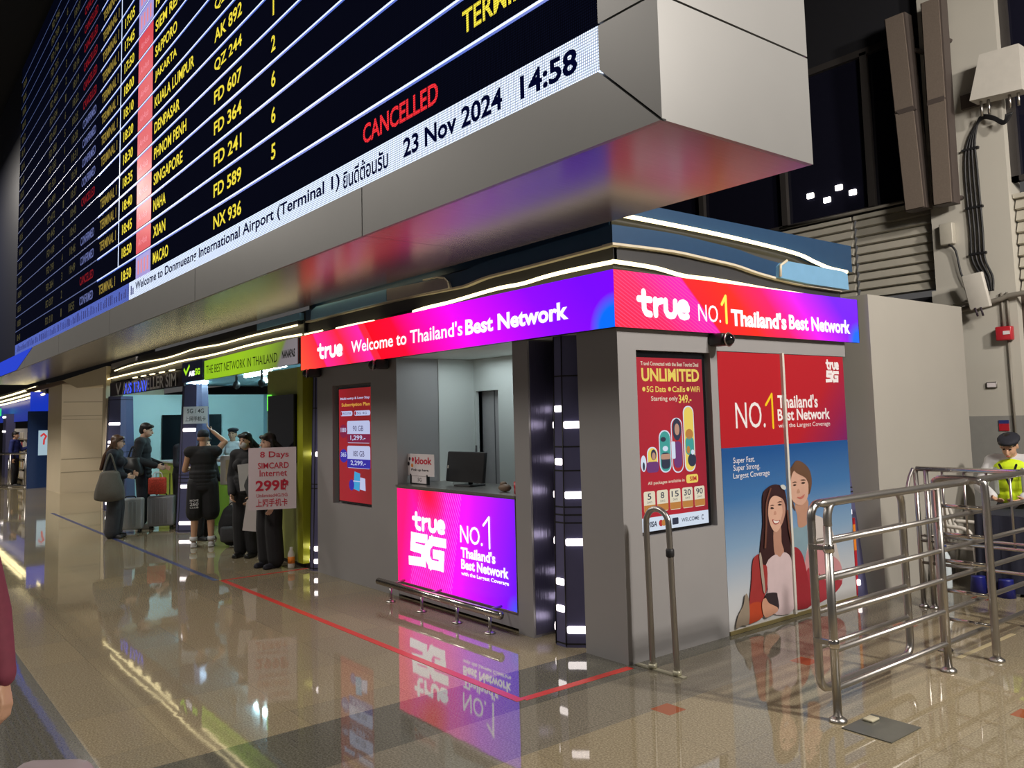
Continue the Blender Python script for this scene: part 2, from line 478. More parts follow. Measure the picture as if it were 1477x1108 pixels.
    def strokes(s, paths, a0, a1, z0, z1, ax, val, w, m=0, rnd=True):
        """lettering drawn with a thick pen; paths in the unit box"""
        def P(a, b):
            return (a, val - e * 4e-5, b) if ax == 1 else (val + e * 4e-5, a, b)
        e = 0
        for path in paths:
            q = [Vector((a0 + (a1 - a0) * p[0], z0 + (z1 - z0) * p[1])) for p in path]
            for i in range(len(q) - 1):
                d = (q[i + 1] - q[i]); L = d.length
                if L < 1e-6: continue
                d.normalize(); nrm = Vector((-d.y, d.x)) * w / 2
                k = Vector((0, 0)) if rnd else d * w / 2
                e += 1
                vv = [q[i] - k - nrm, q[i + 1] + k - nrm, q[i + 1] + k + nrm, q[i] - k + nrm]
                s.add([P(*t) for t in vv], [(0, 1, 2, 3)], m)
            if rnd:
                for c in q:
                    e += 1
                    s.add([P(c.x + w / 2 * math.cos(2 * PI * k / 14), c.y + w / 2 * math.sin(2 * PI * k / 14)) for k in range(14)], [tuple(range(14))], m)
        return s
    def build(s, name, mats, parent=None, local=False, T=None):
        me = bpy.data.meshes.new(name)
        off = Vector((0, 0, 0))
        if parent is not None and not local:
            q = parent
            while q is not None: off += q.location; q = q.parent
        me.from_pydata([Vector(p) - off for p in s.v], [], s.f)
        if not isinstance(mats, (list, tuple)): mats = [mats]
        for mm in mats: me.materials.append(M[mm] if isinstance(mm, str) else mm)
        me.polygons.foreach_set('material_index', s.m)
        me.polygons.foreach_set('use_smooth', s.sm)
        if s.uv:
            ul = me.uv_layers.new(name='UVMap')
            for fi, uvs in s.uv.items():
                for li, uvv in zip(me.polygons[fi].loop_indices, uvs): ul.data[li].uv = uvv
        me.update()
        o = bpy.data.objects.new(name, me); C.objects.link(o)
        if parent is not None: o.parent = parent
        if any(s.sm) and not all(s.sm) or any(s.sm):
            pass
        return o

def tag(o, label=None, cat=None, group=None, kind=None):
    if label: o['label'] = label
    if cat: o['category'] = cat
    if group: o['group'] = group
    if kind: o['kind'] = kind
    return o

def thing(name, label, cat, loc=(0, 0, 0), rz=0., group=None):
    o = bpy.data.objects.new(name, None); C.objects.link(o)
    o.location = loc; o.rotation_euler = (0, 0, rz); o.empty_display_size = .2
    return tag(o, label, cat, group)

def struct(name, mb, mats):
    return tag(mb.build(name, mats), kind='structure')

def copy_tree(o, parent=None):
    c = o.copy(); C.objects.link(c)
    if parent is not None: c.parent = parent
    for ch in list(o.children): copy_tree(ch, c)
    return c

def smooth_path(pts, n=6):
    """Catmull-Rom through the points"""
    P = [Vector(p) for p in pts]; out = []
    for i in range(len(P) - 1):
        a = P[max(0, i - 1)]; b = P[i]; c = P[i + 1]; d = P[min(len(P) - 1, i + 2)]
        for k in range(n):
            t = k / n
            out.append(.5 * ((2 * b) + (c - a) * t + (2 * a - 5 * b + 4 * c - d) * t * t + (3 * b - a - 3 * c + d) * t ** 3))
    out.append(P[-1]); return out

def closed_smooth(pts, n=4):
    P = [Vector(p) for p in pts]; out = []; N = len(P)
    for i in range(N):
        a = P[i - 1]; b = P[i]; c = P[(i + 1) % N]; d = P[(i + 2) % N]
        for k in range(n):
            t = k / n
            out.append(.5 * ((2 * b) + (c - a) * t + (2 * a - 5 * b + 4 * c - d) * t * t + (3 * b - a - 3 * c + d) * t ** 3))
    return out

# ------------------------------------------------------------------ setting
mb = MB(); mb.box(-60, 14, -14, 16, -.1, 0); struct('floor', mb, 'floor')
mb = MB(); mb.box(-60, 14, -14, 16, 11.0, 11.1); struct('ceiling', mb, 'ceil')
mb = MB(); mb.box(-60.2, -60, -14, 16, 0, 11); struct('wall_left', mb, 'darkwall')

# far wall: white pier, louvre bands, a row of night windows, bulkhead over them
YW = 10.4
mb = MB()
mb.box(-60, -4.65, YW, YW + .2, 0, 3.1, 0); mb.box(-60, -4.65, YW, YW + .2, 6.47, 11, 0)
mb.box(-3.8, 14, YW, YW + .2, 6.9, 11, 0); mb.box(-3.8, 14, YW, YW + .2, 0, 3.0, 0)
struct('wall_back', mb, 'darkwall')
mb = MB()
mb.box(-4.66, -3.78, YW - .14, YW + .2, 1.62, 11, 0)
mb.box(-4.66, -3.78, YW - .145, YW + .2, 0, 1.62, 1)
mb.box(-4.7, -4.2, YW - .17, YW - .14, 2.95, 3.14, 0)
struct('pillar_back', mb, ['whitewall', 'wainscot'])
for k, (x0, x1) in enumerate(((-6.72, -5.5), (-5.42, -4.68), (-8.2, -6.8), (-3.76, -2.2), (-9.7, -8.28))):
    mb = MB(); mb.box(x0, x1, YW + .04, YW + .06, 4.38, 6.45 if x1 < -4 else 6.9); struct('window_%d' % (k + 1), mb, 'winglass')
mb = MB()
for x in (-5.46, -6.76, -8.24, -9.8): mb.box(x - .045, x + .045, YW - .03, YW + .06, 4.36, 6.47, 0)
mb.box(-9.8, -4.66, YW - .03, YW + .06, 4.3, 4.38, 0); mb.box(-9.8, -4.66, YW - .03, YW + .06, 6.43, 6.52, 0)
mb.box(-3.78, -3.7, YW - .03, YW + .06, 4.3, 6.95, 0); mb.box(-3.78, -2.0, YW - .03, YW + .06, 4.3, 4.36, 0)
struct('trim_1', mb, 'mullion')
# louvre bands
def louvre(name, x0, x1, z0, z1, pitch):
    mb = MB(); mb.box(x0, x1, YW + .02, YW + .05, z0, z1, 0)
    n = int(round((z1 - z0) / pitch))
    for i in range(n):
        a = z0 + i * (z1 - z0) / n; b = a + (z1 - z0) / n
        mb.prism([(x0, YW + .02, a), (x0, YW - .05, a + .012), (x0, YW + .0, b - .012), (x0, YW + .02, b)], (x1 - x0, 0, 0), 0)
    mb.box(x0 - .01, x1 + .01, YW - .06, YW + .05, z1, z1 + .05, 0)
    return struct(name, mb, 'louvre')
louvre('trim_2', -5.70, -4.68, 3.18, 4.24, .118)
louvre('trim_3', -6.9, -5.76, 3.18, 4.24, .118)
louvre('trim_4', -3.76, -2.2, 3.02, 4.1, .14)
mb = MB(); mb.tube([(-6.8, YW - .1, 4.33), (-4.7, YW - .1, 4.33)], .02, 8); struct('trim_5', mb, 'conduit')
# cluster of four glowing squares set at the window glass
for k, (x, z) in enumerate(((-6.373, 4.736), (-5.94, 4.753), (-5.745, 4.641), (-6.124, 4.621))):
    t = thing('flood_lamp', ['square lit lamp in the dark window, leftmost of the cluster of four', 'square lit lamp in the dark window, topmost of the cluster of four',
              'square lit lamp in the dark window, rightmost of the cluster of four', 'square lit lamp in the dark window, lowest of the cluster of four'][k], 'lamp', (x, YW + .03, z), 0, 'lamps in the dark window')
    mb = MB(); mb.rbox(-.05, .05, -.012, .02, -.036, .036, .01); mb.build('lamp_lens', 'bulb', t, True)
    mb = MB(); mb.box(-.06, .06, .02, .03, -.046, .046); mb.build('housing', 'black', t, True)

# white partition behind the stalls
mb = MB(); mb.box(-4.62, -4.11, 7.62, 9.62, 0, 2.84, 0); struct('wall_right', mb, 'partition')

# tape on the floor
mb = MB()
mb.box(-9.5, -4.16, 3.25, 3.31, 0, .002); mb.box(-4.2, -4.14, 3.31, 4.26, 0, .002); mb.box(-9.52, -9.48, 3.25, 4.3, 0, .002)
tag(mb.build('floor_tape', 'tape_red'), 'red tape line marking the floor before the red and purple stall', 'tape')
mb = MB(); mb.box(-19.5, -9.54, 3.19, 3.25, 0, .002)
tag(mb.build('floor_tape', 'tape_blue'), 'dark blue tape line on the floor before the green stall', 'tape')

# ------------------------------------------------------------------ flight information board
BX0, BX1, BY0, BY1, BZ0, BZ1 = -30.0, -2.525, 2.92, 4.18, 3.12, 10.6
LX0, LX1 = -22.95, -2.93
bd = thing('flight_board', 'huge black flight information board with yellow lettering hanging over the stalls', 'board', (-12.7, 3.5, BZ0))
mb = MB(); mb.box(BX0 + .06, BX1 - .04, BY0 + .05, BY1 - .03, BZ0 + .03, BZ1)
mb.build('housing', 'frameblk', bd)
mb = MB()
g = .007
xs = [-2.925, -5.476, -9.4, -13.4, -17.4, -21.4, BX0]
for i in range(len(xs) - 1):
    a, b = xs[i + 1] + g, xs[i] - (g if i else 0)
    pts = [(a, BY0, BZ0), (b, BY0, BZ0), (b, BY0, 3.495), (a, BY0, 3.495)]
    if i == 0: pts = [(a, BY0, BZ0), (BX1 - g * 1.5, BY0, BZ0), (LX1 - g, BY0, 3.495), (a, BY0, 3.495)]
    mb.prism(pts, (0, .03, 0))
mb.build('lower_panel', 'panel', bd)
mb = MB()
mb.prism([(BX1, BY0, BZ0 + g), (BX1, BY0, 3.735), (LX1 + .004, BY0, 3.735), (LX1 + .004, BY0, 3.495 + g)], (0, .03, 0))
mb.box(LX1 + .004, BX1, BY0, BY0 + .03, 3.747, BZ1)
mb.build('front_edge_panel', 'panel', bd)
mb = MB()
mb.box(BX1 - .03, BX1, BY0 + .03, BY1, BZ0, 3.735); mb.box(BX1 - .03, BX1, BY0 + .03, BY1, 3.747, 7.1); mb.box(BX1 - .03, BX1, BY0 + .03, BY1, 7.112, BZ1)
mb.build('end_panel', 'panel', bd)
mb = MB()
for i in range(len(xs) - 1):
    mb.box(xs[i + 1] + g / 2, (BX1 - .03) if i == 0 else xs[i] - g / 2, BY0 + .03, BY1, BZ0, BZ0 + .025)
mb.build('underside_panel', 'soffit', bd)
mb = MB(); mb.box(BX0, LX0, BY0, BY0 + .04, 3.5, BZ1); mb.build('side_frame', 'navyframe', bd)
mb = MB(); mb.box(-21.0, -20.6, BY0 - .002, BY0, 3.13, 3.13 + .001); 
scr = MB(); scr.box(LX0, LX1, BY0 + .004, BY0 + .045, 3.74, BZ1)
scr_o = scr.build('led_screen', 'ledoff', bd)
mb = MB(); mb.box(-12.3, LX1, BY0 + .002, BY0 + .045, 3.5, 3.738)
strip = mb.build('date_strip', 'ledwhite', bd)
mb = MB(); mb.box(LX0, -12.3, BY0 + .002, BY0 + .045, 3.5, 3.738)
strip2 = mb.build('date_strip', 'ledwhiteblue', bd)
YT = BY0 + .001
mb = MB()
mb.txt('Welcome to Donmueang International Airport (Terminal 1)', -11.96, -5.84, 3.555, 3.70, 1, YT, bold=.02)
mb.txt('ยินดีต้อนรับ', -5.78, -5.08, 3.545, 3.70, 1, YT, bold=.018)
mb.txt('23 Nov 2024', -4.87, -3.74, 3.555, 3.69, 1, YT, bold=.028)
mb.txt('14:58', -3.57, -3.09, 3.55, 3.69, 1, YT, bold=.03)
mb.build('strip_lettering', 'leddark', strip); mb = MB()
x = LX0 + .3
while x < -12.1:      # letters seen so steeply that only their strokes remain
    w = random.uniform(.03, .07); mb.box(x, x + w, YT, YT + .0005, 3.55, 3.55 + random.choice((.09, .13, .15))); x += w + random.uniform(.03, .12)
mb.build('strip_lettering', 'leddarkblue', strip2)
RZ0, RP = 3.735, .3435
mb = MB()
md = MB(); mg = MB()
for k in range(1, 20):
    z = RZ0 + k * RP - .02
    mb.box(-14.3, LX1, YT, YT + .001, z - .009, z + .009); mg.box(-14.3, LX1, YT, YT + .001, z - .026, z - .009)
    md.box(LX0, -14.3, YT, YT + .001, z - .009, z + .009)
mb.box(-12.96, -12.925, YT, YT + .001, 4.06, BZ1)
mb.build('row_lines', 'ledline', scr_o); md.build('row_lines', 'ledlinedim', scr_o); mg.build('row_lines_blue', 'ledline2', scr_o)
dest = ['MACAO', 'XIAN', 'NAHA', 'SINGAPORE', 'PHNOM PENH', 'DENPASAR', 'KUALA LUMPUR', 'JAKARTA', 'SAPPORO', 'SIEM REAP', 'HANOI']
flt = ['NX 936', 'FD 589', 'FD 241', 'FD 364', 'FD 607', 'QZ 244', 'AK 892', 'QZ 203']
gate = ['', '5', '6', '6', '2', '1', '3', '2']
tim = ['18:50', '18:50', '18:45', '18:40', '18:35', '18:30', '18:20', '18:10', '18:00', '17:50', '17:45', '17:05']
ld = MB(); lo = MB(); lrd = MB(); ly = MB(); lr = MB(); lb = MB(); lg = MB(); lv = MB(); lw = MB()
for k in range(19):
    z0 = RZ0 + k * RP + .075; z1 = z0 + .15
    def T(b, t, x0, cw=None, x1=None):
        wd = len(t) * (cw or .098)
        b.txt(t, x0, x1 if x1 else x0 + wd, z0, z1, 1, YT, bold=.02)
    if k < 12: T(ly, tim[k], -12.74, x1=-12.2)
    if k < len(dest): T(ly, dest[k], -11.12, .135)
    if k < len(flt): T(ly, flt[k], -8.80, x1=-7.98)
    if k < len(gate) and gate[k]: T(ly, gate[k], -7.22 if gate[k] != '1' else -7.185, x1=-7.12 if gate[k] != '1' else -7.15)
    if k == 0: T(lr, 'CANCELLED', -5.45, x1=-4.42)
    if k == 1: T(ly, 'TERMINAL 1', -4.13, x1=-3.15)
    (lg if 0 < k < 10 else lv).box(-11.95, -11.23, YT, YT + .001, RZ0 + k * RP, RZ0 + k * RP + .30)
    if 0 < k < 10:
        b = k * 0
        lw.txt('AirAsia', -11.85, -11.42, z0 + .02, z1 - .04, 1, YT - .002, shear=.35)
    else:
        for q in range(4): lw.box(-11.85 + q * .15, -11.78 + q * .15, YT - .002, YT - .001, RZ0 + k * RP + .05, RZ0 + k * RP + .24)
    st = 'b r b b - r b b b b r r r r r r r r r'.split()[k]
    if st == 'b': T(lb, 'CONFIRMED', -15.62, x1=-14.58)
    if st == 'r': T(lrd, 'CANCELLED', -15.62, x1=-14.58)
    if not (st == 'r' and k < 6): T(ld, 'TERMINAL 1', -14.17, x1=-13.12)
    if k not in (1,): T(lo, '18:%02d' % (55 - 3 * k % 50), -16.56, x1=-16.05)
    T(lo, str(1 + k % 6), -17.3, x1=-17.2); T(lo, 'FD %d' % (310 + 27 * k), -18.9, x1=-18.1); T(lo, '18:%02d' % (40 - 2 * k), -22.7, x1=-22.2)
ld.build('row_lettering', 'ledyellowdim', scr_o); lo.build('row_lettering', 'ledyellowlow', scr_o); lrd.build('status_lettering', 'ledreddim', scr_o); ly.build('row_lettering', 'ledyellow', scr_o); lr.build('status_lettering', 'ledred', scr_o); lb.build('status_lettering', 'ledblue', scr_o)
lgo = lg.build('airline_logos', 'logored', scr_o); lv.build('airline_logos', 'logoviolet', scr_o); lw.build('logo_writing', 'logowhite', lgo)
# blue glow on the board's lower panel, painted as an emissive sheet
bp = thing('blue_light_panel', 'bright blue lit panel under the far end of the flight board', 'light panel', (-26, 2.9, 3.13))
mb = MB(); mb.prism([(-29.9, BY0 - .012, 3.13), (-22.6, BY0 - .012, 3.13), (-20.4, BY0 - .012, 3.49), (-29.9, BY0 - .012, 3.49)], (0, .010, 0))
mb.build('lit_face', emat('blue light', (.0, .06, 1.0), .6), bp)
# ------------------------------------------------------------------ red and purple stall (nearest)
XR, YF = -4.21, 4.285
ks = thing('sim_stall', 'grey corner stall with glowing red and purple fascia signs and wavy roof', 'stall', (-6.7, 5.8, 0))
# pillar with a screen recess in its front
mb = MB()
x0, x1, hx0, hx1, hz0, hz1 = -9.19, -7.34, -8.79, -7.88, .822, 2.15
for a in ((x0, hx0, 0, 2.37), (hx1, x1, 0, 2.37), (hx0, hx1, 0, hz0), (hx0, hx1, hz1, 2.37)):
    mb.box(a[0], a[1], YF, YF + .08, a[2], a[3], 0)
mb.box(x0, x1, YF + .08, YF + .5, 0, 2.37, 0)
mb.build('pillar', 'grey', ks)
mb = MB()   # corner pillar, recess on its right face
y0, y1, hy0, hy1, gz0, gz1 = YF, 5.41, 4.475, 5.325, .86, 2.215
for a in ((y0, hy0, 0, 2.37), (hy1, y1, 0, 2.37), (hy0, hy1, 0, gz0), (hy0, hy1, gz1, 2.37)):
    mb.box(XR - .08, XR, a[0], a[1], a[2], a[3], 0)
mb.box(-4.64, XR - .08, y0, y1, 0, 2.37, 0)
mb.build('pillar', 'grey', ks)
mb = MB(); mb.box(XR - .12, XR, 5.41, 7.33, 2.235, 2.37, 0); mb.box(XR - .12, XR - .05, 5.41, 7.33, 0, 2.235, 0); mb.box(XR - .5, XR - .1, 7.30, 7.34, 0, 2.37, 0)
mb.build('side_wall', 'grey', ks)
mb = MB(); mb.box(-5.41, -5.215, YF - .02, YF + .06, 0, 2.37, 0); mb.box(-5.30, -5.23, YF + .06, 5.3, 0, 2.37, 0); mb.build('jamb', 'grey', ks)
mb = MB(); mb.box(-5.23, -5.212, YF + .0, 5.3, 0.02, 2.36); mb.build('reveal_panel', 'navysteel', ks)
mb = MB(); mb.box(-5.2, -4.65, 5.2, 5.25, 0, 2.37); mb.build('recess_back', 'canopydk', ks)
# interior
mb = MB(); mb.box(-7.36, -7.33, YF + .5, 5.25, 0, 2.37, 0); mb.build('inner_wall', 'inwall', ks)
mb = MB(); mb.box(-7.33, -7.30, 5.24, 5.28, 0, 2.37, 0); mb.box(-6.9, -5.3, 5.24, 5.28, 0, 2.37, 0); mb.box(-7.30, -6.9, 5.24, 5.28, 2.03, 2.37, 0)
mb.build('inner_wall', 'inwall', ks)
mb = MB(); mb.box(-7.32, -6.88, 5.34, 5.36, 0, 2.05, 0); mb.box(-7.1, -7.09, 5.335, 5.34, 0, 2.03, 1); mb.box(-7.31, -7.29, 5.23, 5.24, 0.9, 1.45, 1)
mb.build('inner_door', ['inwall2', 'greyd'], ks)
mb = MB(); mb.box(-9.19, XR - .08, YF + .03, 7.3, 2.372, 2.42); mb.build('ceiling_panel', 'inwall', ks)
mb = MB(); mb.box(-9.19, -4.3, 7.28, 7.33, 0, 2.37); mb.build('rear_wall', 'greyd', ks)

def strip_x(mb, pts, y, d, h0, h1, m=0):
    """band along the front: pts (x, z); from z+h0 to z+h1, depth d"""
    for (xa, za), (xb, zb) in zip(pts[:-1], pts[1:]):
        mb.prism([(xa, y, za + h0), (xb, y, zb + h0), (xb, y, zb + h1), (xa, y, za + h1)], (0, d, 0), m)
def strip_y(mb, pts, x, d, h0, h1, m=0):
    for (ya, za), (yb, zb) in zip(pts[:-1], pts[1:]):
        mb.prism([(x, ya, za + h0), (x, yb, zb + h0), (x, yb, zb + h1), (x, ya, za + h1)], (-d, 0, 0), m)
def dense(pts, n=5): return [tuple(p)[:2] for p in smooth_path([(a, b, 0) for a, b in pts], n)]

F1 = dense([(-4.19, 2.842), (-4.617, 2.849), (-4.928, 2.845), (-5.235, 2.83), (-5.594, 2.836), (-6.267, 2.81), (-6.681, 2.806), (-6.922, 2.794)])
F1b = dense([(-7.717, 2.786), (-8.111, 2.794), (-8.589, 2.793)])
FL = dense([(-4.197, 2.965), (-4.612, 2.962), (-5.287, 2.955), (-5.749, 2.952), (-6.051, 2.925), (-6.263, 2.925), (-7.39, 2.95), (-9.45, 2.95)])
R1 = dense([(4.25, 2.845), (4.681, 2.838), (5.0, 2.806), (5.342, 2.806), (5.682, 2.797), (6.096, 2.782), (6.515, 2.776), (7.105, 2.758)])
RL = dense([(4.25, 2.968), (4.902, 2.98), (5.353, 2.961), (5.693, 2.943), (5.974, 2.908), (6.242, 2.885), (6.669, 2.86), (7.30, 2.852)])
R2 = dense([(4.25, 3.195), (5.137, 3.188), (5.864, 3.171), (6.549, 3.138), (6.843, 3.09), (7.088, 3.055), (7.38, 3.045)])
yc, xc = 4.255, -4.185
mb = MB()          # dark core of the roof
mb.box(-9.5, -4.27, 4.33, 7.32, 2.79, 3.32, 0); mb.build('roof_core', 'canopydk', ks)
mb = MB(); mb.box(-9.5, -4.23, 4.29, 7.4, 2.785, 2.80, 0); mb.build('roof_soffit', 'canopydk', ks)
mb = MB(); strip_x(mb, FL, yc + .005, .08, .018, .15); strip_y(mb, RL, xc - .001, .10, .018, .15); mb.build('blue_band', 'blue', ks)
mb = MB(); strip_x(mb, FL, yc, .09, 0, .018); strip_y(mb, RL, xc, .11, 0, .018); mb.build('cream_lip', 'lip', ks)
mb = MB(); strip_x(mb, [(-9.5, 2.81), (-4.23, 2.86)], yc + .05, .03, 0, .13); strip_y(mb, [(4.3, 2.85), (7.34, 2.77)], xc - .045, .03, 0, .13); mb.build('dark_band', 'canopydk', ks)
# upper blue fascia on the right side
mb = MB()
up = [(y, z) for y, z in R2]
for (ya, za), (yb, zb) in zip(up[:-1], up[1:]):
    mb.prism([(xc - .01, ya, za + .02), (xc - .01, yb, zb + .02), (xc - .01, yb, 3.315), (xc - .01, ya, 3.315)], (-.09, 0, 0))
mb.box(xc - .1, xc - .01, 7.38, 7.52, 3.06, 3.315); mb.box(-9.4, xc - .1, 4.32, 4.40, 3.1, 3.31)
mb.box(-5.5, xc - .1, 7.42, 7.52, 3.06, 3.315)
mb.build('upper_fascia', 'blue', ks)
mb = MB(); pod = [(6.24, 2.895), (6.25, 2.99), (6.30, 3.03), (6.39, 3.05), (7.28, 3.04), (7.36, 3.02), (7.37, 2.87), (6.7, 2.875)]
mb.prism([(xc + .03, a, b) for a, b in pod], (-.1, 0, 0), 0); mb.build('side_pod', 'bluelt', ks)
mb = MB(); mb.prism([(yc and -9.26, yc - .02, 2.965), (-7.44, yc - .02, 2.965), (-7.44, yc - .02, 3.085), (-9.1, yc - .02, 3.105), (-9.24, yc - .02, 3.07)], (0, .06, 0), 0)
mb.prism([(-7.43, yc - .02, 2.965), (-6.27, yc - .02, 2.94), (-6.3, yc - .02, 3.0), (-6.42, yc - .02, 3.05), (-7.43, yc - .02, 3.085)], (0, .06, 0), 1)
mb.build('front_pod', ['bluelt', 'greypod'], ks)
mb = MB(); mb.tube([(-6.262, yc - .035, 2.94), (-6.285, yc - .035, 3.0), (-6.34, yc - .035, 3.04), (-6.46, yc - .035, 3.065), (-6.7, yc - .035, 3.07)], .008, 8); mb.tube([(xc + .04, 6.25, 2.90), (xc + .04, 6.26, 3.0), (xc + .04, 6.36, 3.05)], .012, 8)
mb.build('pod_edging', 'lip', ks)
mb = MB(); mb.tube([(p[0], yc - .012, p[1]) for p in F1][::-1] + [(xc + .005, yc - .012, 2.845)] + [(xc + .005, p[0], p[1]) for p in R1][1:], .016, 8)
mb.build('light_strip', 'led', ks)
mb = MB(); mb.tube([(p[0], yc - .012, p[1]) for p in F1b], .012, 8); mb.build('light_strip', 'led', ks)
mb = MB(); mb.tube([(-9.44, yc - .012, 2.805), (-8.95, yc - .012, 2.805)], .009, 8); mb.build('light_strip', 'led', ks)
mb = MB(); mb.tube([(xc + .012, p[0], p[1]) for p in R2], .017, 8); mb.build('light_strip', 'led', ks)

mb = MB(); mb.tube([(-9.2, 4.206, 3.142), (-6.6, 4.206, 3.142)], .009, 8); mb.build('light_strip', 'led', ks)

# fascia signs
SZ0, SZ1 = 2.368, 2.782
ORG, REDC, MAG, PUR, VIO, BLU = (1, .075, .0), (1, .0, .008), (1, .0, .36), (.50, .0, 1), (.16, .0, 1), (.0, .13, 1)
sg = thing('led_fascia_sign', 'long glowing red to purple sign with welcome wording over the stall counter', 'sign', (-6.85, 4.25, SZ0))
mb = MB(); mb.quad((-9.49, 4.215, SZ0), (-4.157, 4.215, SZ0), (-4.157, 4.215, SZ1), (-9.49, 4.215, SZ1))
mb.build('led_face', artmat('front sign art', [(0, ORG), (.13, REDC), (.135, (1, 0, .25)), (.20, (1, 0, .12)), (.245, REDC), (.27, (1, 0, .10)), (.34, MAG), (.345, REDC), (.47, (1, 0, .03)), (.60, (1, 0, .5)), (.72, (.62, 0, 1)), (.88, (.24, 0, 1)), (1, VIO)][:13], -.08 * -1 if False else .07, 1.25, (5.27 / .414, .62, BLU), (90, .9, .0, .37, (1, .15, .3))), sg)
mb = MB(); mb.box(-9.5, -4.2, 4.2155, 4.283, SZ0, SZ1); mb.box(-4.2, -4.156, 4.2155, 4.2158, SZ0, SZ1); mb.build('case', 'frameblk', sg)
mb = MB(); yy = 4.212
TRUE = [[(.10, 1.0), (.10, .25), (.14, .08), (.22, 0.04)], [(.0, .68), (.23, .68)], [(.33, .70), (.33, .04)], [(.33, .45), (.38, .62), (.46, .68)],
        [(.54, .70), (.54, .25), (.58, .08), (.64, .04), (.70, .08), (.74, .25), (.74, .70)],
        [(.83, .38), (1.0, .38), (1.0, .50), (.97, .64), (.91, .70), (.85, .64), (.82, .50), (.82, .25), (.85, .08), (.92, .03), (.99, .08)]]
FIVEG = [[(.44, 1.0), (.08, 1.0), (.06, .58), (.40, .54), (.38, .04), (0, 0)], [(.98, .96), (.64, .96), (.52, .70), (.50, .30), (.60, .02), (.90, .02), (.92, .46), (.74, .46)]]
def true_logo(mb, a0, a1, z0, z1, ax, val, m=0):
    w = (z1 - z0) * .235; p = w / 2
    mb.strokes(TRUE, a0 + p, a1 - p, z0 + p * .8, z1 - p, ax, val, w, m)
def fiveg(mb, a0, a1, z0, z1, ax, val, m=0):
    w = (z1 - z0) * .27; p = w / 2
    mb.strokes(FIVEG, a0 + p, a1 - p, z0 + p, z1 - p, ax, val, w, m, rnd=False)
true_logo(mb, -9.03, -8.38, 2.462, 2.655, 1, yy)
mb.txt("Welcome to Thailand's", -8.177, -6.049, 2.48, 2.615, 1, yy, bold=.012)
mb.txt('Best Network', -6.003, -4.644, 2.475, 2.613, 1, yy, bold=.035)
mb.build('lettering', 'white', sg)
sg = thing('led_fascia_sign', 'glowing red sign with a yellow numeral on the right side of the stall', 'sign', (-4.2, 5.85, SZ0))
mb = MB(); xx = -4.155
mb.quad((xx, 4.215, SZ0), (xx, 7.5, SZ0), (xx, 7.5, SZ1), (xx, 4.215, SZ1))
mb.build('led_face', artmat('side sign art', [(0, (1, 0, .03)), (.18, (1, 0, .10)), (.31, MAG), (.36, (1, 0, .4)), (.365, REDC), (.52, (1, .01, .0)), (.66, (1, 0, .12)), (.75, (1, 0, .5)), (.84, (.6, 0, 1)), (.95, (.28, 0, 1)), (1, VIO)], .14, 1.25, (3.28 / .414, .5, BLU), (58, .25, .0, .36, (1, .12, .3))), sg)
mb = MB(); mb.box(-4.195, xx - .001, 4.216, 7.51, SZ0, SZ1); mb.build('case', 'frameblk', sg)
mb = MB(); xx2 = xx + .003
true_logo(mb, 4.44, 5.03, 2.45, 2.665, 0, xx2)
mb.txt('NO.', 5.134, 5.41, 2.455, 2.59, 0, xx2, bold=.0)
mb.txt("Thailand's", 5.543, 6.312, 2.437, 2.58, 0, xx2, bold=.04); mb.txt('Best Network', 6.352, 7.344, 2.445, 2.575, 0, xx2, bold=.035)
mb.build('lettering', 'white', sg)
mb = MB(); mb.strokes([[(0, .68), (.75, 1), (.75, 0)]], 5.43, 5.50, 2.46, 2.675, 0, xx2, .028); mb.build('yellow_numeral', 'yellow', sg)

# counter with its lit panel
ct = thing('led_counter', 'grey service counter with a glowing pink to violet front panel', 'counter', (-6.36, 4.5, 0))
mb = MB(); mb.box(-7.325, -5.42, YF - .005, 4.9, .03, 1.075); mb.build('body', 'grey', ct)
mb = MB(); mb.box(-7.33, -5.415, YF - .03, 4.92, 1.078, 1.10); mb.build('countertop', 'steel', ct)
mb = MB(); mb.quad((-7.315, 4.262, .165), (-5.425, 4.262, .165), (-5.425, 4.262, 1.068), (-7.315, 4.262, 1.068))
pan = mb.build('led_panel', artmat('counter art', [(0, (1, 0, .16)), (.16, (1, 0, .42)), (.30, (1, 0, .40)), (.44, (1, .0, .55)), (.62, (.58, 0, 1)), (.80, (.30, 0, 1)), (1, (.10, 0, 1))], -.10, 1.35, (2.1, .16, BLU), (52, .25, .12, .5, (.9, .2, 1)), blob=(.30, 1.0, .16, .42, (1, 0, .04))), ct)
mb = MB(); mb.box(-7.32, -5.42, 4.263, 4.279, .155, 1.075); mb.build('panel_case', 'steelx', ct)
mb = MB(); yy = 4.258
true_logo(mb, -7.03, -6.45, .68, .865, 1, yy); fiveg(mb, -7.10, -6.43, .345, .66, 1, yy)
mb.txt('NO.', -6.215, -5.875, .645, .80, 1, yy, bold=0.005); mb.strokes([[(.0, .72), (.8, 1), (.8, 0)]], -5.86, -5.755, .64, .897, 1, yy, .022)
mb.txt("Thailand's", -6.207, -5.698, .515, .61, 1, yy, bold=.035); mb.txt('Best Network', -6.205, -5.52, .415, .502, 1, yy, bold=.035)
mb.txt('with the Largest Coverage', -6.207, -5.52, .352, .395, 1, yy, bold=.02)
mb.build('lettering', 'white', pan)

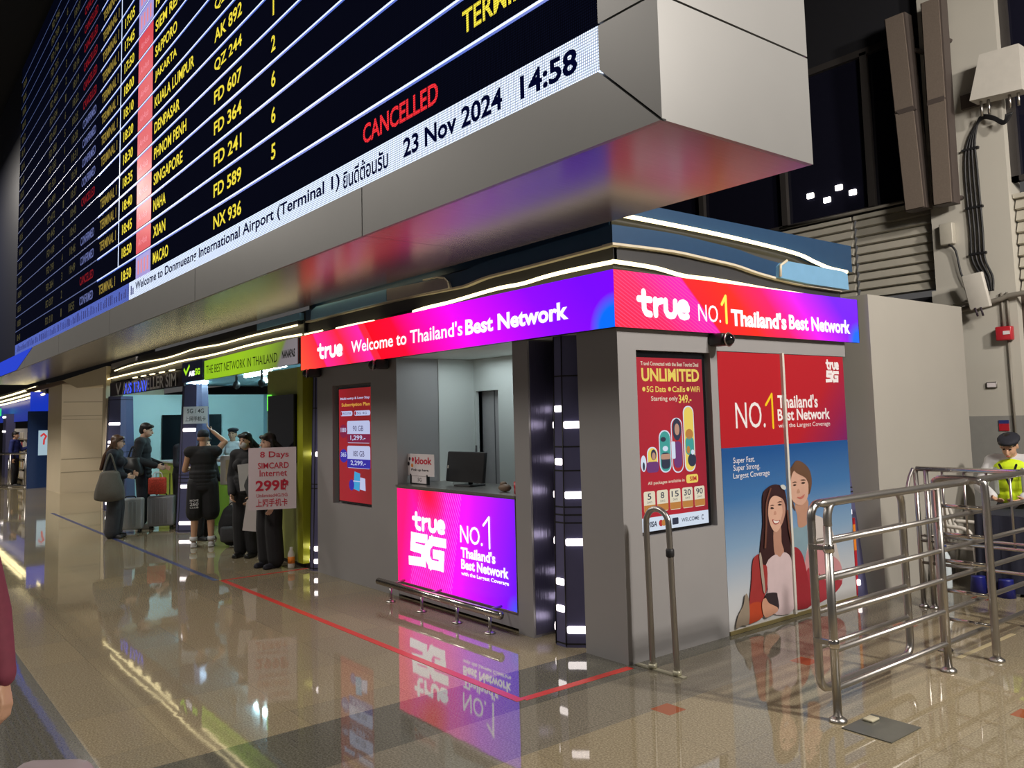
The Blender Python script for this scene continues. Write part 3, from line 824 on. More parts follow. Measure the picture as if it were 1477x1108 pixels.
# foot rail before the counter
fr = thing('foot_rail', 'low stainless foot rail on short legs before the counter', 'rail', (-6.4, 4.12, 0))
mb = MB(); mb.tube([(-7.42, 4.1, .165), (-5.43, 4.1, .165)], .032, 14); mb.build('bar', 'steelx', fr)
for x in (-7.18, -6.62, -6.05, -5.58):
    mb = MB(); mb.tube([(x, 4.1, .0), (x, 4.1, .14)], .014, 10); mb.lathe((x, 4.1, 0), [(.045, 0), (.045, .008), (.016, .018)]); mb.build('leg', 'steel', fr)
for x in (-7.15, -6.5, -5.6):
    mb = MB(); mb.tube([(x, 4.1, .18), (x, 4.24, .19)], .011, 8); mb.build('bracket', 'steely', fr)

# tapered columns with light bars
def column(label, cx, cy, z1, w0, w1, bars, rings, side_bars=(), name='tapered_column'):
    t = thing(name, label, 'column', (cx, cy, 0), 0, 'tapered columns of the stalls')
    mb = MB()
    def ring(z):
        f = z / z1; w = w0 * (1 - f) + w1 * f; c = w * .385
        return [(w / 2 - c, -w / 2), (w / 2, -w / 2 + c), (w / 2, w / 2 - c), (w / 2 - c, w / 2), (-w / 2 + c, w / 2), (-w / 2, w / 2 - c), (-w / 2, -w / 2 + c), (-w / 2 + c, -w / 2)]
    zs = [0, z1]
    lev = [ring(z) for z in zs]
    P = [(cx + a, cy + b, z) for r, z in zip(lev, zs) for a, b in r]
    fs = [(i, (i + 1) % 8, 8 + (i + 1) % 8, 8 + i) for i in range(8)] + [tuple(range(8))[::-1], tuple(range(8, 16))]
    mb.add(P, fs); mb.build('shaft', 'purplecol', t)
    mb = MB()
    for z in rings:
        r = [(a * 1.006, b * 1.006) for a, b in ring(z)]; r2 = [(a * 1.006, b * 1.006) for a, b in ring(z + .012)]
        P = [(cx + a, cy + b, z) for a, b in r] + [(cx + a, cy + b, z + .012) for a, b in r2]
        mb.add(P, fs)
    for sx in (-1, 1):
        r, r2 = ring(.0), ring(z1); i = 7 if sx < 0 else 0
        mb.tube([(cx + r[i][0], cy + r[i][1] - .001, .01), (cx + r2[i][0], cy + r2[i][1] - .001, z1)], .005, 6)
    mb.build('seams', 'black', t)
    for z in bars:
        f = z / z1; w = w0 * (1 - f) + w1 * f; k = w / 2 - w * .385 / 2; L = w * .385 * 1.414 * .47
        for sx, sy in ((1, -1), (-1, -1)):
            mb = MB(); mb.rbox(-L, L, -.014, .012, -.028, .028, .012, T=Matrix.Translation((cx + sx * k, cy + sy * k, z)) @ Matrix.Rotation(sx * PI / 4, 4, 'Z')); mb.build('light_bar', 'bar', t)
    for z in side_bars:
        f = z / z1; w = w0 * (1 - f) + w1 * f
        mb = MB(); mb.rbox(cx - w * .09, cx + w * .09, cy - w / 2 - .012, cy - w / 2 + .012, z - .026, z + .026, .01); mb.build('light_bar', 'bar', t)
        mb = MB(); mb.rbox(cx - w / 2 - .012, cx - w / 2 + .012, cy - w * .09, cy + w * .09, z - .026, z + .026, .01); mb.build('light_bar', 'bar', t)
    return t
column('slate blue tapered column with light bars in the gap beside the glowing counter', -4.90, 4.52, 2.37, .50, .40, (.131, .781, 1.136, 1.674), (.02, .92, .98, 1.04, 1.316, 1.5, 2.049), (.28, .48, 1.39, 1.80))
column('slim slate blue column with light bars between the green pillar and grey pillar', -9.33, 4.47, 2.37, .40, .30, (.111, .256, 1.36), (.02, .95, 1.0, 1.9))
column('slate blue column with light bars at the rear corner of the mural wall', -4.43, 7.475, 1.75, .40, .10, (.125, .771, 1.12, 1.49), (.95, .99, 1.3))
AISCOL = (.15, .74, 1.66)
column('slate blue column with light bars behind the man in the black cap', -14.25, 4.45, 2.42, .56, .38, AISCOL, (.02, .8, .86, .92, 2.02), ())
column('slate blue column with light bars at the far left end of the green stall', -19.15, 4.42, 2.38, .60, .46, (1.33, 1.42, 1.80, .15), (.02, .8, .86, 1.2, 2.3), ())

# security cameras under the signs
def camera_dome(x, y, z, rz, label):
    t = thing('security_camera', label, 'camera', (x, y, z), rz, 'security cameras under the signs')
    mb = MB(); mb.rbox(-.055, .055, -.03, .11, -.10, .0, .02); mb.build('housing', 'black', t, True)
    mb = MB(); mb.ell((0, -.05, -.055), (.05, .05, .05)); mb.build('dome', 'gloss', t, True)
    mb = MB(); mb.tube([(0 + .052 * math.cos(a), -.052, -.055 + .052 * math.sin(a)) for a in [k * PI / 8 for k in range(16)]], .006, 6, closed=True); mb.build('ring', 'steel', t, True)
camera_dome(-9.12, 4.175, 2.366, math.radians(-25), 'black security camera under the orange left end of the welcome sign')
camera_dome(-7.52, 4.175, 2.366, math.radians(-25), 'black security camera under the welcome sign above the counter opening')
camera_dome(XR + .11, 5.36, 2.366, math.radians(90), 'black security camera under the side sign above the mural corner')

# screens in the pillar recesses
s1 = thing('display_screen', 'red portrait screen of subscription prices in the left grey pillar', 'screen', (-8.3, 4.34, .84))
mb = MB(); mb.box(-8.72, -7.90, 4.325, 4.362, .84, 2.12); mb.build('casing', 'gloss', s1)
mb = MB(); mb.quad((-8.70, 4.323, .855), (-7.925, 4.323, .855), (-7.925, 4.323, 2.105), (-8.70, 4.323, 2.105))
im = mb.build('picture', artmat('plan art', [(0, (.48, .02, .03)), (.5, (.50, .015, .03)), (1, (.36, .015, .02))], .6, .62), s1)
yy = 4.321
mb = MB(); A = lambda *a, m=0: mb.box(a[0], a[1], yy - .0005, yy, a[2], a[3], m)
def rrect(mb, a0, a1, z0, z1, ax, val, r, m=0):
    pts = []
    for cx, cz, s in ((a1 - r, z1 - r, 0), (a0 + r, z1 - r, 1), (a0 + r, z0 + r, 2), (a1 - r, z0 + r, 3)):
        for k in range(6):
            t = PI / 2 * (s + k / 5); pts.append((cx + r * math.cos(t), cz + r * math.sin(t)))
    mb.add([(p[0], val, p[1]) if ax == 1 else (val, p[0], p[1]) for p in pts], [tuple(range(len(pts)))], m)
def disc(mb, a, z, r, ax, val, m=0, rz=None):
    rz = rz or r
    pts = [(a + r * math.cos(2 * PI * k / 24), z + rz * math.sin(2 * PI * k / 24)) for k in range(24)]
    mb.add([(p[0], val, p[1]) if ax == 1 else (val, p[0], p[1]) for p in pts], [tuple(range(24))], m)
SM = [emat('screen white', (.62, .68, 1), .75), emat('screen maroon', (.32, .01, .08), .6), emat('screen blue', (.03, .02, .45), .7), emat('screen ink', (.06, .03, .20), .4), emat('screen gold', (.9, .5, .08), .7), emat('screen cyan', (.05, .45, .85), .7), emat('screen red', (.55, .015, .03), .6)]
rrect(mb, -8.66, -8.37, 1.80, 1.855, 1, yy, .027, 0); rrect(mb, -8.33, -7.96, 1.80, 1.855, 1, yy, .027, 0)
disc(mb, -8.635, 1.828, .022, 1, yy - .001, 6); disc(mb, -8.30, 1.828, .022, 1, yy - .001, 6)
mb.txt('REGISTER', -8.59, -8.40, 1.815, 1.84, 1, yy - .001, 3); mb.txt('5G 4G', -8.26, -8.04, 1.815, 1.84, 1, yy - .001, 3)
for z, mm in ((1.50, 1), (1.225, 2)):
    rrect(mb, -8.50, -7.97, z, z + .245, 1, yy, .03, 0); mb.box(-8.50, -7.97, yy - .001, yy, z + .005, z + .10, mm)
    disc(mb, -8.585, z + .13, .095, 1, yy - .002, mm, .075)
mb.txt('Multi-entry & Long Stay', -8.66, -7.97, 1.975, 2.01, 1, yy, 0, .02); mb.txt('Subscription Plan', -8.63, -7.97, 1.895, 1.945, 1, yy, 4, .02)
mb.txt('90 GB', -8.36, -8.12, 1.63, 1.69, 1, yy - .001, 3); mb.txt('180 GB', -8.36, -8.10, 1.355, 1.415, 1, yy - .001, 3)
mb.txt('1,299.-', -8.42, -8.07, 1.525, 1.585, 1, yy - .0015, 0, .02); mb.txt('2,299.-', -8.42, -8.07, 1.25, 1.31, 1, yy - .0015, 0, .02)
mb.txt('180', -8.65, -8.52, 1.62, 1.67, 1, yy - .003, 0, .02); mb.txt('365', -8.65, -8.52, 1.345, 1.395, 1, yy - .003, 0, .02)
mb.prism([(-8.36, yy, 1.00), (-8.22, yy, .98), (-8.20, yy, 1.17), (-8.33, yy, 1.19)], (0, -.001, 0), 5); mb.prism([(-8.21, yy, 1.0), (-8.08, yy, .99), (-8.09, yy, 1.12), (-8.20, yy, 1.13)], (0, -.001, 0), 0)
disc(mb, -8.40, 1.04, .06, 1, yy - .0015, 2); mb.box(-8.36, -8.2, yy - .002, yy, 1.08, 1.09, 0)
mb.build('screen_graphics', SM, im)

s2 = thing('display_screen', 'red portrait screen of travel data packages in the corner pillar', 'screen', (-4.27, 4.9, .86))
mb = MB(); mb.box(-4.288, -4.25, 4.48, 5.30, .862, 2.205); mb.build('casing', 'gloss', s2)
mb = MB(); xx = -4.248
mb.quad((xx, 4.50, .885), (xx, 5.265, .885), (xx, 5.265, 2.165), (xx, 4.50, 2.165))
im = mb.build('picture', artmat('travel art', [(0, (.52, .008, .03)), (.6, (.60, .008, .03)), (1, (.42, .005, .03))], .25, .70), s2)
mb = MB(); SM2 = [emat('poster cream', (.9, .82, .62), .75), emat('poster gold', (.95, .72, .12), .8), emat('poster orange', (.75, .30, .05), .6), emat('poster teal', (.05, .50, .45), .6), emat('poster white', (.75, .85, 1), .8), emat('poster ink', (.02, .04, .12), .4), emat('poster purple', (.25, .04, .3), .5), emat('poster skin', (.75, .40, .28), .6), emat('poster red', (.6, .01, .02), .7)]
x1_ = xx + .001; x2_ = xx + .002; x3_ = xx + .003; x4_ = xx + .004
mb.txt('Travel Connected with the Best Tourist Deal', 4.56, 5.22, 2.105, 2.135, 0, x1_, 0, .01)
mb.txt('UNLIMITED', 4.565, 5.225, 1.985, 2.085, 0, x1_, 1, .03)
mb.txt('5G Data', 4.615, 4.83, 1.905, 1.95, 0, x1_, 1, .015); mb.txt('Calls', 4.90, 5.05, 1.905, 1.95, 0, x1_, 1, .015); mb.txt('WiFi', 5.11, 5.225, 1.905, 1.95, 0, x1_, 1, .015)
for a in (4.585, 4.87, 5.085): disc(mb, a, 1.928, .017, 0, x1_, 1)
mb.txt('Starting only', 4.66, 4.96, 1.83, 1.875, 0, x1_, 0, .01); mb.txt('349.-', 4.97, 5.12, 1.82, 1.885, 0, x1_, 1, .02)
# four rounded photo capsules
for i, (a0, a1, z0, z1, mm) in enumerate(((4.60, 4.70, 1.33, 1.49, 1), (4.735, 4.85, 1.31, 1.61, 3), (4.875, 4.99, 1.30, 1.70, 8), (5.02, 5.13, 1.30, 1.79, 1))):
    rrect(mb, a0 - .008, a1 + .008, z0 - .008, z1 + .008, 0, x1_, (a1 - a0) * .5, 4); rrect(mb, a0, a1, z0, z1, 0, x2_, (a1 - a0) * .49, mm)
    ac = (a0 + a1) / 2
    if i == 0: disc(mb, ac + .01, 1.44, .03, 0, x4_, 5, .04); disc(mb, ac + .01, 1.43, .02, 0, x4_ + .001, 7, .028); rrect(mb, a0 - .02, a1 + .015, 1.31, 1.39, 0, x3_, .03, 6); disc(mb, a0 - .05, 1.38, .03, 0, x3_, 4, .06); disc(mb, a0 - .05, 1.36, .012, 0, x4_, 5, .03)
    if i == 1: rrect(mb, a0 + .01, a1 - .01, 1.33, 1.45, 0, x3_, .03, 5); disc(mb, ac, 1.48, .03, 0, x4_, 4, .02); disc(mb, ac - .02, 1.55, .03, 0, x4_, 5, .018); rrect(mb, a0 + .005, a1 - .005, 1.40, 1.44, 0, x4_, .015, 7)
    if i == 2: disc(mb, ac, 1.62, .05, 0, x3_, 5, .085); disc(mb, ac, 1.62, .028, 0, x4_, 7, .045); rrect(mb, a0 + .01, a1 - .01, 1.33, 1.53, 0, x3_, .04, 6); rrect(mb, a0 - .015, a0 + .03, 1.40, 1.53, 0, x4_, .01, 4)
    if i == 3: rrect(mb, a0 + .005, a1 - .005, 1.42, 1.56, 0, x3_, .04, 3); disc(mb, ac, 1.58, .045, 0, x3_, 2, .04); disc(mb, ac + .02, 1.38, .05, 0, x4_, 5, .05); disc(mb, ac + .03, 1.44, .02, 0, x4_ + .001, 4, .02); disc(mb, ac - .02, 1.46, .02, 0, x4_ + .001, 2, .03)
mb.txt('All packages available in', 4.59, 5.0, 1.215, 1.245, 0, x1_, 0, .01)
rrect(mb, 5.02, 5.16, 1.205, 1.27, 0, x1_, .02, 1); mb.txt('SIM', 5.06, 5.14, 1.22, 1.255, 0, x2_, 8, .03)
for i, n_ in enumerate(('5', '8', '15', '30', '90')):
    a0 = 4.54 + i * .142; a1 = a0 + .122
    rrect(mb, a0, a1, 1.02, 1.175, 0, x1_, .015, 0); mb.add([(x2_, a0, 1.025), (x2_, a1, 1.025), (x2_, a1, 1.075), (x2_, a0, 1.075)], [(0, 1, 2, 3)], 2)
    mb.txt(n_, a0 + .06 - .02 * len(n_), a0 + .06 + .02 * len(n_), 1.115, 1.16, 0, x2_, 5, .01); mb.txt('DAYS', a0 + .035, a1 - .035, 1.088, 1.103, 0, x2_, 5)
mb.add([(x1_, 4.50, .885), (x1_, 5.265, .885), (x1_, 5.265, .985), (x1_, 4.50, .985)], [(0, 1, 2, 3)], 4)
mb.txt('VISA', 4.56, 4.67, .915, .955, 0, x2_, 5, .03, shear=.2); disc(mb, 4.715, .935, .024, 0, x2_, 8); disc(mb, 4.745, .935, .024, 0, x3_, 2)
rrect(mb, 4.84, 4.91, .91, .96, 0, x2_, .008, 5); mb.txt('WELCOME', 4.945, 5.15, .92, .95, 0, x2_, 5, .01); mb.txt('C', 5.18, 5.205, .915, .955, 0, x2_, 5, .02)
mb.build('screen_graphics', SM2, im)

# mural on the sliding panels of the right side
mu = thing('wall_mural', 'large red and blue printed mural of two smiling people on the stall side', 'poster', (XR, 6.35, .03))
mb = MB()
for a, b in ((5.415, 6.275), (6.30, 7.285)):
    mb.box(XR - .03, XR - .002, a, b, .03, 2.23)
mb.build('board', 'paper', mu)
mx = XR - .0015
mb = MB()
mb.quad((mx, 5.415, 1.455), (mx, 7.285, 1.455), (mx, 7.285, 2.23), (mx, 5.415, 2.23))
pr = mb.build('red_print', artmat('red print', [(0, (.40, .012, .02)), (.55, (.40, .012, .022)), (.80, (.27, .012, .06)), (1, (.16, .012, .12))], -.42, 0, emit=False, rough=.35), mu)
mb = MB(); mb.quad((mx, 7.285, .03), (mx, 7.285, 1.455), (mx, 5.415, 1.455), (mx, 5.415, .03))
pb = mb.build('blue_print', artmat('blue print', [(0, (.55, .54, .54)), (.22, (.46, .49, .53)), (.48, (.20, .32, .48)), (.75, (.045, .15, .36)), (1, (.012, .075, .26))], .04, 0, emit=False, rough=.35), mu)
MUR = {'girlhair': [(5.918, 1.055),(5.967, 1.098),(6.049, 1.123),(6.142, 1.119),(6.22, 1.08),(6.249, 1.002),(6.253, 0.92),(6.253, 0.783),(6.298, 0.629),(6.329, 0.57),(6.3, 0.519),(6.225, 0.481),(6.143, 0.485),(6.123, 0.594),(6.068, 0.547),(6.039, 0.484),(5.958, 0.462),(5.892, 0.477),(5.84, 0.522),(5.842, 0.6),(5.866, 0.703),(5.898, 0.818),(5.903, 0.95)], 'girlface': [(5.99, 0.969),(6.021, 1.014),(6.076, 1.032),(6.144, 1.017),(6.2, 0.986),(6.223, 0.922),(6.207, 0.856),(6.159, 0.786),(6.084, 0.733),(6.029, 0.754),(5.987, 0.823),(5.975, 0.897)], 'girlneck': [(6.052, 0.763),(6.146, 0.773),(6.146, 0.645),(6.174, 0.561),(6.112, 0.522),(6.045, 0.55),(6.032, 0.658)], 'girltee': [(5.915, 0.487),(6.045, 0.55),(6.112, 0.522),(6.173, 0.555),(6.263, 0.503),(6.285, 0.358),(6.27, 0.071),(6.025, 0.064),(5.887, 0.151),(5.921, 0.29)], 'cardl': [(5.768, 0.57),(5.845, 0.574),(5.871, 0.492),(5.925, 0.466),(5.91, 0.291),(5.847, 0.209),(5.818, 0.123),(5.672, 0.058),(5.632, 0.09),(5.662, 0.199),(5.709, 0.384),(5.73, 0.51)], 'arm': [(5.662, 0.199),(5.824, 0.194),(5.836, 0.082),(5.693, 0.054),(5.635, 0.071)], 'cardr': [(6.305, 0.566),(6.377, 0.565),(6.444, 0.502),(6.482, 0.387),(6.518, 0.244),(6.538, 0.063),(6.329, 0.055),(6.27, 0.071),(6.309, 0.233),(6.276, 0.387)], 'hand': [(5.824, 0.2),(5.871, 0.225),(5.911, 0.18),(5.976, 0.15),(6.03, 0.122),(6.023, 0.093),(5.925, 0.074),(5.858, 0.072),(5.824, 0.122)], 'phone': [(5.88, 0.256),(6.019, 0.246),(6.038, 0.213),(6.043, 0.107),(5.898, 0.156),(5.88, 0.204)], 'bag': [(5.605, 0.284),(5.631, 0.293),(5.653, 0.226),(5.64, 0.063),(5.545, 0.061),(5.472, 0.054),(5.511, 0.148),(5.578, 0.212)], 'strap': [(5.817, 0.564),(5.848, 0.563),(5.877, 0.296),(5.847, 0.29)], 'guyhair': [(6.3, 1.164),(6.33, 1.231),(6.383, 1.277),(6.435, 1.306),(6.532, 1.283),(6.613, 1.214),(6.654, 1.112),(6.625, 1.029),(6.592, 1.003),(6.574, 1.075),(6.479, 1.124),(6.357, 1.132),(6.328, 1.079),(6.34, 0.995),(6.382, 0.881),(6.333, 0.927),(6.29, 1.027)], 'guyface': [(6.334, 1.141),(6.377, 1.214),(6.489, 1.233),(6.582, 1.16),(6.597, 1.045),(6.563, 0.963),(6.484, 0.921),(6.4, 0.935),(6.338, 0.981),(6.317, 1.066)], 'fringel': [(6.4, 1.283),(6.357, 1.257),(6.323, 1.204),(6.302, 1.136),(6.32, 1.096),(6.34, 1.158),(6.369, 1.204),(6.404, 1.238)], 'fringer': [(6.382, 1.273),(6.447, 1.306),(6.544, 1.278),(6.633, 1.206),(6.652, 1.098),(6.613, 1.036),(6.596, 1.095),(6.561, 1.147),(6.489, 1.177),(6.427, 1.2),(6.391, 1.23)], 'guyneck': [(6.388, 0.943),(6.576, 0.962),(6.577, 0.85),(6.609, 0.791),(6.516, 0.737),(6.418, 0.739),(6.407, 0.837)], 'guytee': [(6.306, 0.71),(6.418, 0.746),(6.542, 0.748),(6.621, 0.782),(6.567, 0.613),(6.491, 0.427),(6.372, 0.511),(6.317, 0.572)], 'jacket': [(6.611, 0.811),(6.726, 0.804),(6.826, 0.763),(6.924, 0.689),(7.029, 0.417),(7.067, 0.21),(6.943, 0.113),(6.689, 0.06),(6.538, 0.063),(6.506, 0.246),(6.48, 0.415),(6.553, 0.6)], 'jacketmid': [(6.548, 0.545),(6.701, 0.556),(6.898, 0.448),(7.036, 0.359),(7.067, 0.21),(6.943, 0.113),(6.689, 0.06),(6.538, 0.063),(6.506, 0.246),(6.485, 0.414)], 'jacketred': [(6.504, 0.357),(6.581, 0.374),(6.701, 0.303),(6.797, 0.233),(7.054, 0.198),(6.943, 0.113),(6.689, 0.06),(6.538, 0.063),(6.517, 0.231)], 'gsmile': [(6.038, 0.834),(6.081, 0.822),(6.122, 0.823),(6.098, 0.806),(6.056, 0.808)], 'gmouth': [(6.025, 0.842),(6.081, 0.827),(6.134, 0.827),(6.104, 0.798),(6.049, 0.801)], 'geyel': [(6.006, 0.937),(6.029, 0.943),(6.056, 0.931),(6.028, 0.926)], 'geyer': [(6.111, 0.955),(6.139, 0.962),(6.169, 0.951),(6.14, 0.946)], 'gnose': [(6.06, 0.903),(6.081, 0.905),(6.088, 0.877),(6.055, 0.878)], 'gbrowl': [(6.0, 0.955),(6.035, 0.961),(6.062, 0.952),(6.035, 0.955)], 'gbrowr': [(6.106, 0.976),(6.141, 0.982),(6.176, 0.974),(6.14, 0.974)], 'meyel': [(6.361, 1.1),(6.386, 1.107),(6.412, 1.098),(6.385, 1.093)], 'meyer': [(6.485, 1.11),(6.516, 1.117),(6.547, 1.108),(6.517, 1.102)], 'mmouth': [(6.413, 0.996),(6.466, 0.992),(6.53, 1.011),(6.502, 0.979),(6.452, 0.975)], 'mnose': [(6.429, 1.06),(6.448, 1.062),(6.46, 1.03),(6.416, 1.028)], 'mbrowl': [(6.351, 1.119),(6.386, 1.13),(6.422, 1.121),(6.385, 1.121)], 'mbrowr': [(6.475, 1.136),(6.515, 1.141),(6.559, 1.13),(6.514, 1.13)], 'clip': [(6.16, 1.111),(6.207, 1.115),(6.238, 1.092),(6.227, 1.072),(6.185, 1.081)], 'shade': [(6.166, 0.995),(6.2, 0.986),(6.223, 0.922),(6.207, 0.856),(6.159, 0.786),(6.133, 0.808),(6.179, 0.885)]}
MC = dict(girlhair=(.035, .012, .014), girlface=(.60, .36, .27), girlneck=(.42, .22, .16), girltee=(.56, .44, .46), cardl=(.30, .03, .03), arm=(.42, .055, .02), cardr=(.28, .02, .03), hand=(.52, .27, .18), phone=(.03, .02, .025), bag=(.26, .21, .16), strap=(.36, .29, .24),
    guyhair=(.085, .042, .025), guyface=(.55, .33, .25), fringel=(.10, .05, .03), fringer=(.12, .06, .035), guyneck=(.42, .23, .16), guytee=(.20, .30, .36), jacket=(.52, .47, .45), jacketmid=(.52, .24, .26), jacketred=(.34, .035, .05), gsmile=(.72, .66, .62), gmouth=(.34, .07, .06), geyel=(.03, .015, .015), geyer=(.03, .015, .015), gnose=(.48, .25, .18), gbrowl=(.07, .03, .02), gbrowr=(.07, .03, .02),
    meyel=(.03, .015, .012), meyer=(.03, .015, .012), mmouth=(.45, .14, .11), mnose=(.42, .23, .16), mbrowl=(.06, .03, .02), mbrowr=(.06, .03, .02), clip=(.50, .52, .50), shade=(.44, .24, .18))
order = ['guytee', 'guyneck', 'jacket', 'jacketmid', 'jacketred', 'guyhair', 'guyface', 'fringel', 'fringer', 'mnose', 'mmouth', 'meyel', 'meyer', 'mbrowl', 'mbrowr', 'cardr', 'girlhair', 'girlneck', 'girltee', 'cardl', 'arm', 'girlface', 'shade', 'gnose', 'gmouth', 'gsmile', 'geyel', 'geyer', 'gbrowl', 'gbrowr', 'clip', 'strap', 'bag', 'phone', 'hand']
names = dict(girl='printed_woman', guy='printed_man')
bm_m, bm_w = MB(), MB(); mm_m, mm_w = [], []
for i, k in enumerate(order):
    man = i < 15
    b, ml = (bm_m, mm_m) if man else (bm_w, mm_w)
    ml.append(mat('print ' + k, MC[k], .4, 0, .10, 9))
    pts = closed_smooth([(mx + .0006 * (i + 1), a, z) for a, z in MUR[k]], 3)
    b.add(pts, [tuple(range(len(pts)))], len(ml) - 1)
# lit locks of hair
ml = mat('print lock', (.13, .05, .035), .4); mm_w.append(ml)
for pth in ([(6.02, 1.10), (5.95, .98), (5.93, .8), (5.90, .62)], [(6.24, .9), (6.25, .75), (6.28, .62), (6.30, .55)]):
    for q in smooth_path([(a, z, 0) for a, z in pth], 4)[:-1]:
        pass
    pp = smooth_path([(a, z, 0) for a, z in pth], 4); L = [(mx + .0215, p.x - .012, p.y) for p in pp] + [(mx + .0215, p.x + .012, p.y) for p in pp][::-1]
    bm_w.add(L, [tuple(range(len(L)))], len(mm_w) - 1)
bm_m.build('printed_man', mm_m, pb); bm_w.build('printed_woman', mm_w, pb)
mb = MB(); tx = mx + .001
mb.txt('NO.', 5.617, 6.02, 1.605, 1.82, 0, tx, 0, .0); mb.txt("Thailand's", 6.208, 6.822, 1.762, 1.88, 0, tx, 0, .025); mb.txt('Best Network', 6.199, 7.009, 1.655, 1.755, 0, tx, 0, .025); mb.txt('with the Largest Coverage', 6.204, 7.005, 1.585, 1.635, 0, tx, 0, .0)
true_logo(mb, 6.985, 7.205, 2.105, 2.205, 0, tx); fiveg(mb, 6.975, 7.205, 1.99, 2.10, 0, tx)
mb.txt('Super Fast.', 5.561, 5.844, 1.315, 1.375, 0, tx, 0, .0); mb.txt('Super Strong.', 5.557, 5.911, 1.255, 1.315, 0, tx, 0, .0); mb.txt('Largest Coverage', 5.552, 6.041, 1.193, 1.25, 0, tx, 0, .0)
mb.build('print_lettering', mat('print white', (.74, .70, .72), .4), pr)
mb = MB(); mb.strokes([[(.05, .68), (.75, 1), (.75, 0)]], 6.03, 6.16, 1.60, 1.885, 0, tx, .024); mb.build('yellow_numeral', mat('print yellow', (.78, .52, .01), .4), pr)
mb = MB(); mb.box(XR - .03, XR + .024, 6.273, 6.302, .03, 2.24); mb.build('seam_strip', 'plastic', mu)
mb = MB(); mb.box(XR - .03, XR + .01, 5.415, 7.285, .002, .03); mb.build('floor_track', mat('brass track', (.38, .31, .14), .35, .6), mu)
mb = MB(); mb.box(-4.45, -4.41, 7.345, 7.36, .35, .82); mb.build('x', 'orange') if False else None
fl = thing('standing_leaflet', 'red and yellow upright leaflet strip beside the rear column', 'leaflet', (-4.26, 7.42, .0))
mb = MB(); mb.box(-4.275, -4.262, 7.38, 7.42, 0, .42, 0); mb.box(-4.275, -4.261, 7.38, 7.42, .42, .66, 1); mb.box(-4.275, -4.261, 7.38, 7.42, .66, .72, 0); mb.build('strip', ['alarm', 'orange'], fl)
# items on the counter
t = thing('counter_sign', 'small printed pick-up sign on a black stand at the counter edge', 'sign', (-7.1, 4.42, 1.1))
mb = MB(); mb.box(-7.40, -6.85, 4.405, 4.41, 1.185, 1.40); sh = mb.build('sheet', 'paper', t)
mb = MB(); mb.txt('klook', -7.20, -6.89, 1.30, 1.37, 1, 4.4035, 0, .03); mb.txt('Pick up here', -7.27, -6.95, 1.225, 1.255, 1, 4.4035, 1, .02)
for a, z, r_, mm in ((-7.30, 1.35, .018, 1), (-7.24, 1.345, .022, 0), (-7.32, 1.30, .02, 1), (-7.255, 1.285, .02, 2)): disc(mb, a, z, r_, 1, 4.4035, mm)
mb.build('printing', ['inkred', 'ink', 'orange'], sh)
mb = MB(); mb.box(-7.28, -6.98, 4.40, 4.43, 1.101, 1.112, 0); mb.box(-7.29, -7.275, 4.40, 4.43, 1.101, 1.20, 0); mb.box(-6.985, -6.97, 4.40, 4.43, 1.101, 1.20, 0); mb.box(-7.275, -6.985, 4.41, 4.414, 1.11, 1.19, 1); mb.txt('5G', -7.16, -7.09, 1.13, 1.165, 1, 4.4085, 2); mb.build('stand', ['black', 'paper', 'ink'], t)
def monitor(x, y, rz, label, w=.56):
    t = thing('monitor', label, 'monitor', (x, y, 1.10), rz)
    T = Matrix.Translation((0, 0, .18)) @ Matrix.Rotation(math.radians(-7), 4, 'X')
    mb = MB(); mb.rbox(-w / 2, w / 2, -.02, .02, -.145, .145, .012, T=T); mb.build('panel', 'black', t, True)
    mb = MB(); mb.tube([(0, .01, .20), (0, .05, .12), (0, .05, .015)], .022, 8); mb.rbox(-.12, .12, -.06, .14, 0, .015, .006); mb.build('foot', 'black', t, True)
    mb = MB(); mb.rbox(-w / 2 + .02, -w / 2 + .035, -.024, -.018, -.02, .01, .003, T=T); mb.build('badge', 'plastic', t, True)
    return t
monitor(-6.56, 4.58, math.radians(4), 'black monitor standing mid-counter with its back to the hall')
monitor(-5.62, 4.62, math.radians(-25), 'black monitor at the counter end half hidden by the jamb', .5)
t = thing('pen_cup', 'small red pen cup beside the end monitor', 'cup', (-5.56, 4.40, 1.10)); mb = MB(); mb.lathe((-5.56, 4.40, 1.10), [(.025, 0), (.028, .10), (.024, .10), (.022, .02)], 14); mb.build('cup', 'alarm', t); mb = MB(); mb.tube([(-5.56, 4.40, 1.12), (-5.55, 4.41, 1.24)], .006, 6); mb.build('pen', 'black', t)
t = thing('pouch', 'small brown pouch lying on the counter before the end monitor', 'pouch', (-5.78, 4.44, 1.10)); mb = MB(); mb.ell((-5.78, 4.44, 1.135), (.07, .05, .035)); mb.ell((-5.80, 4.44, 1.165), (.035, .03, .025)); mb.build('body', 'brown', t)

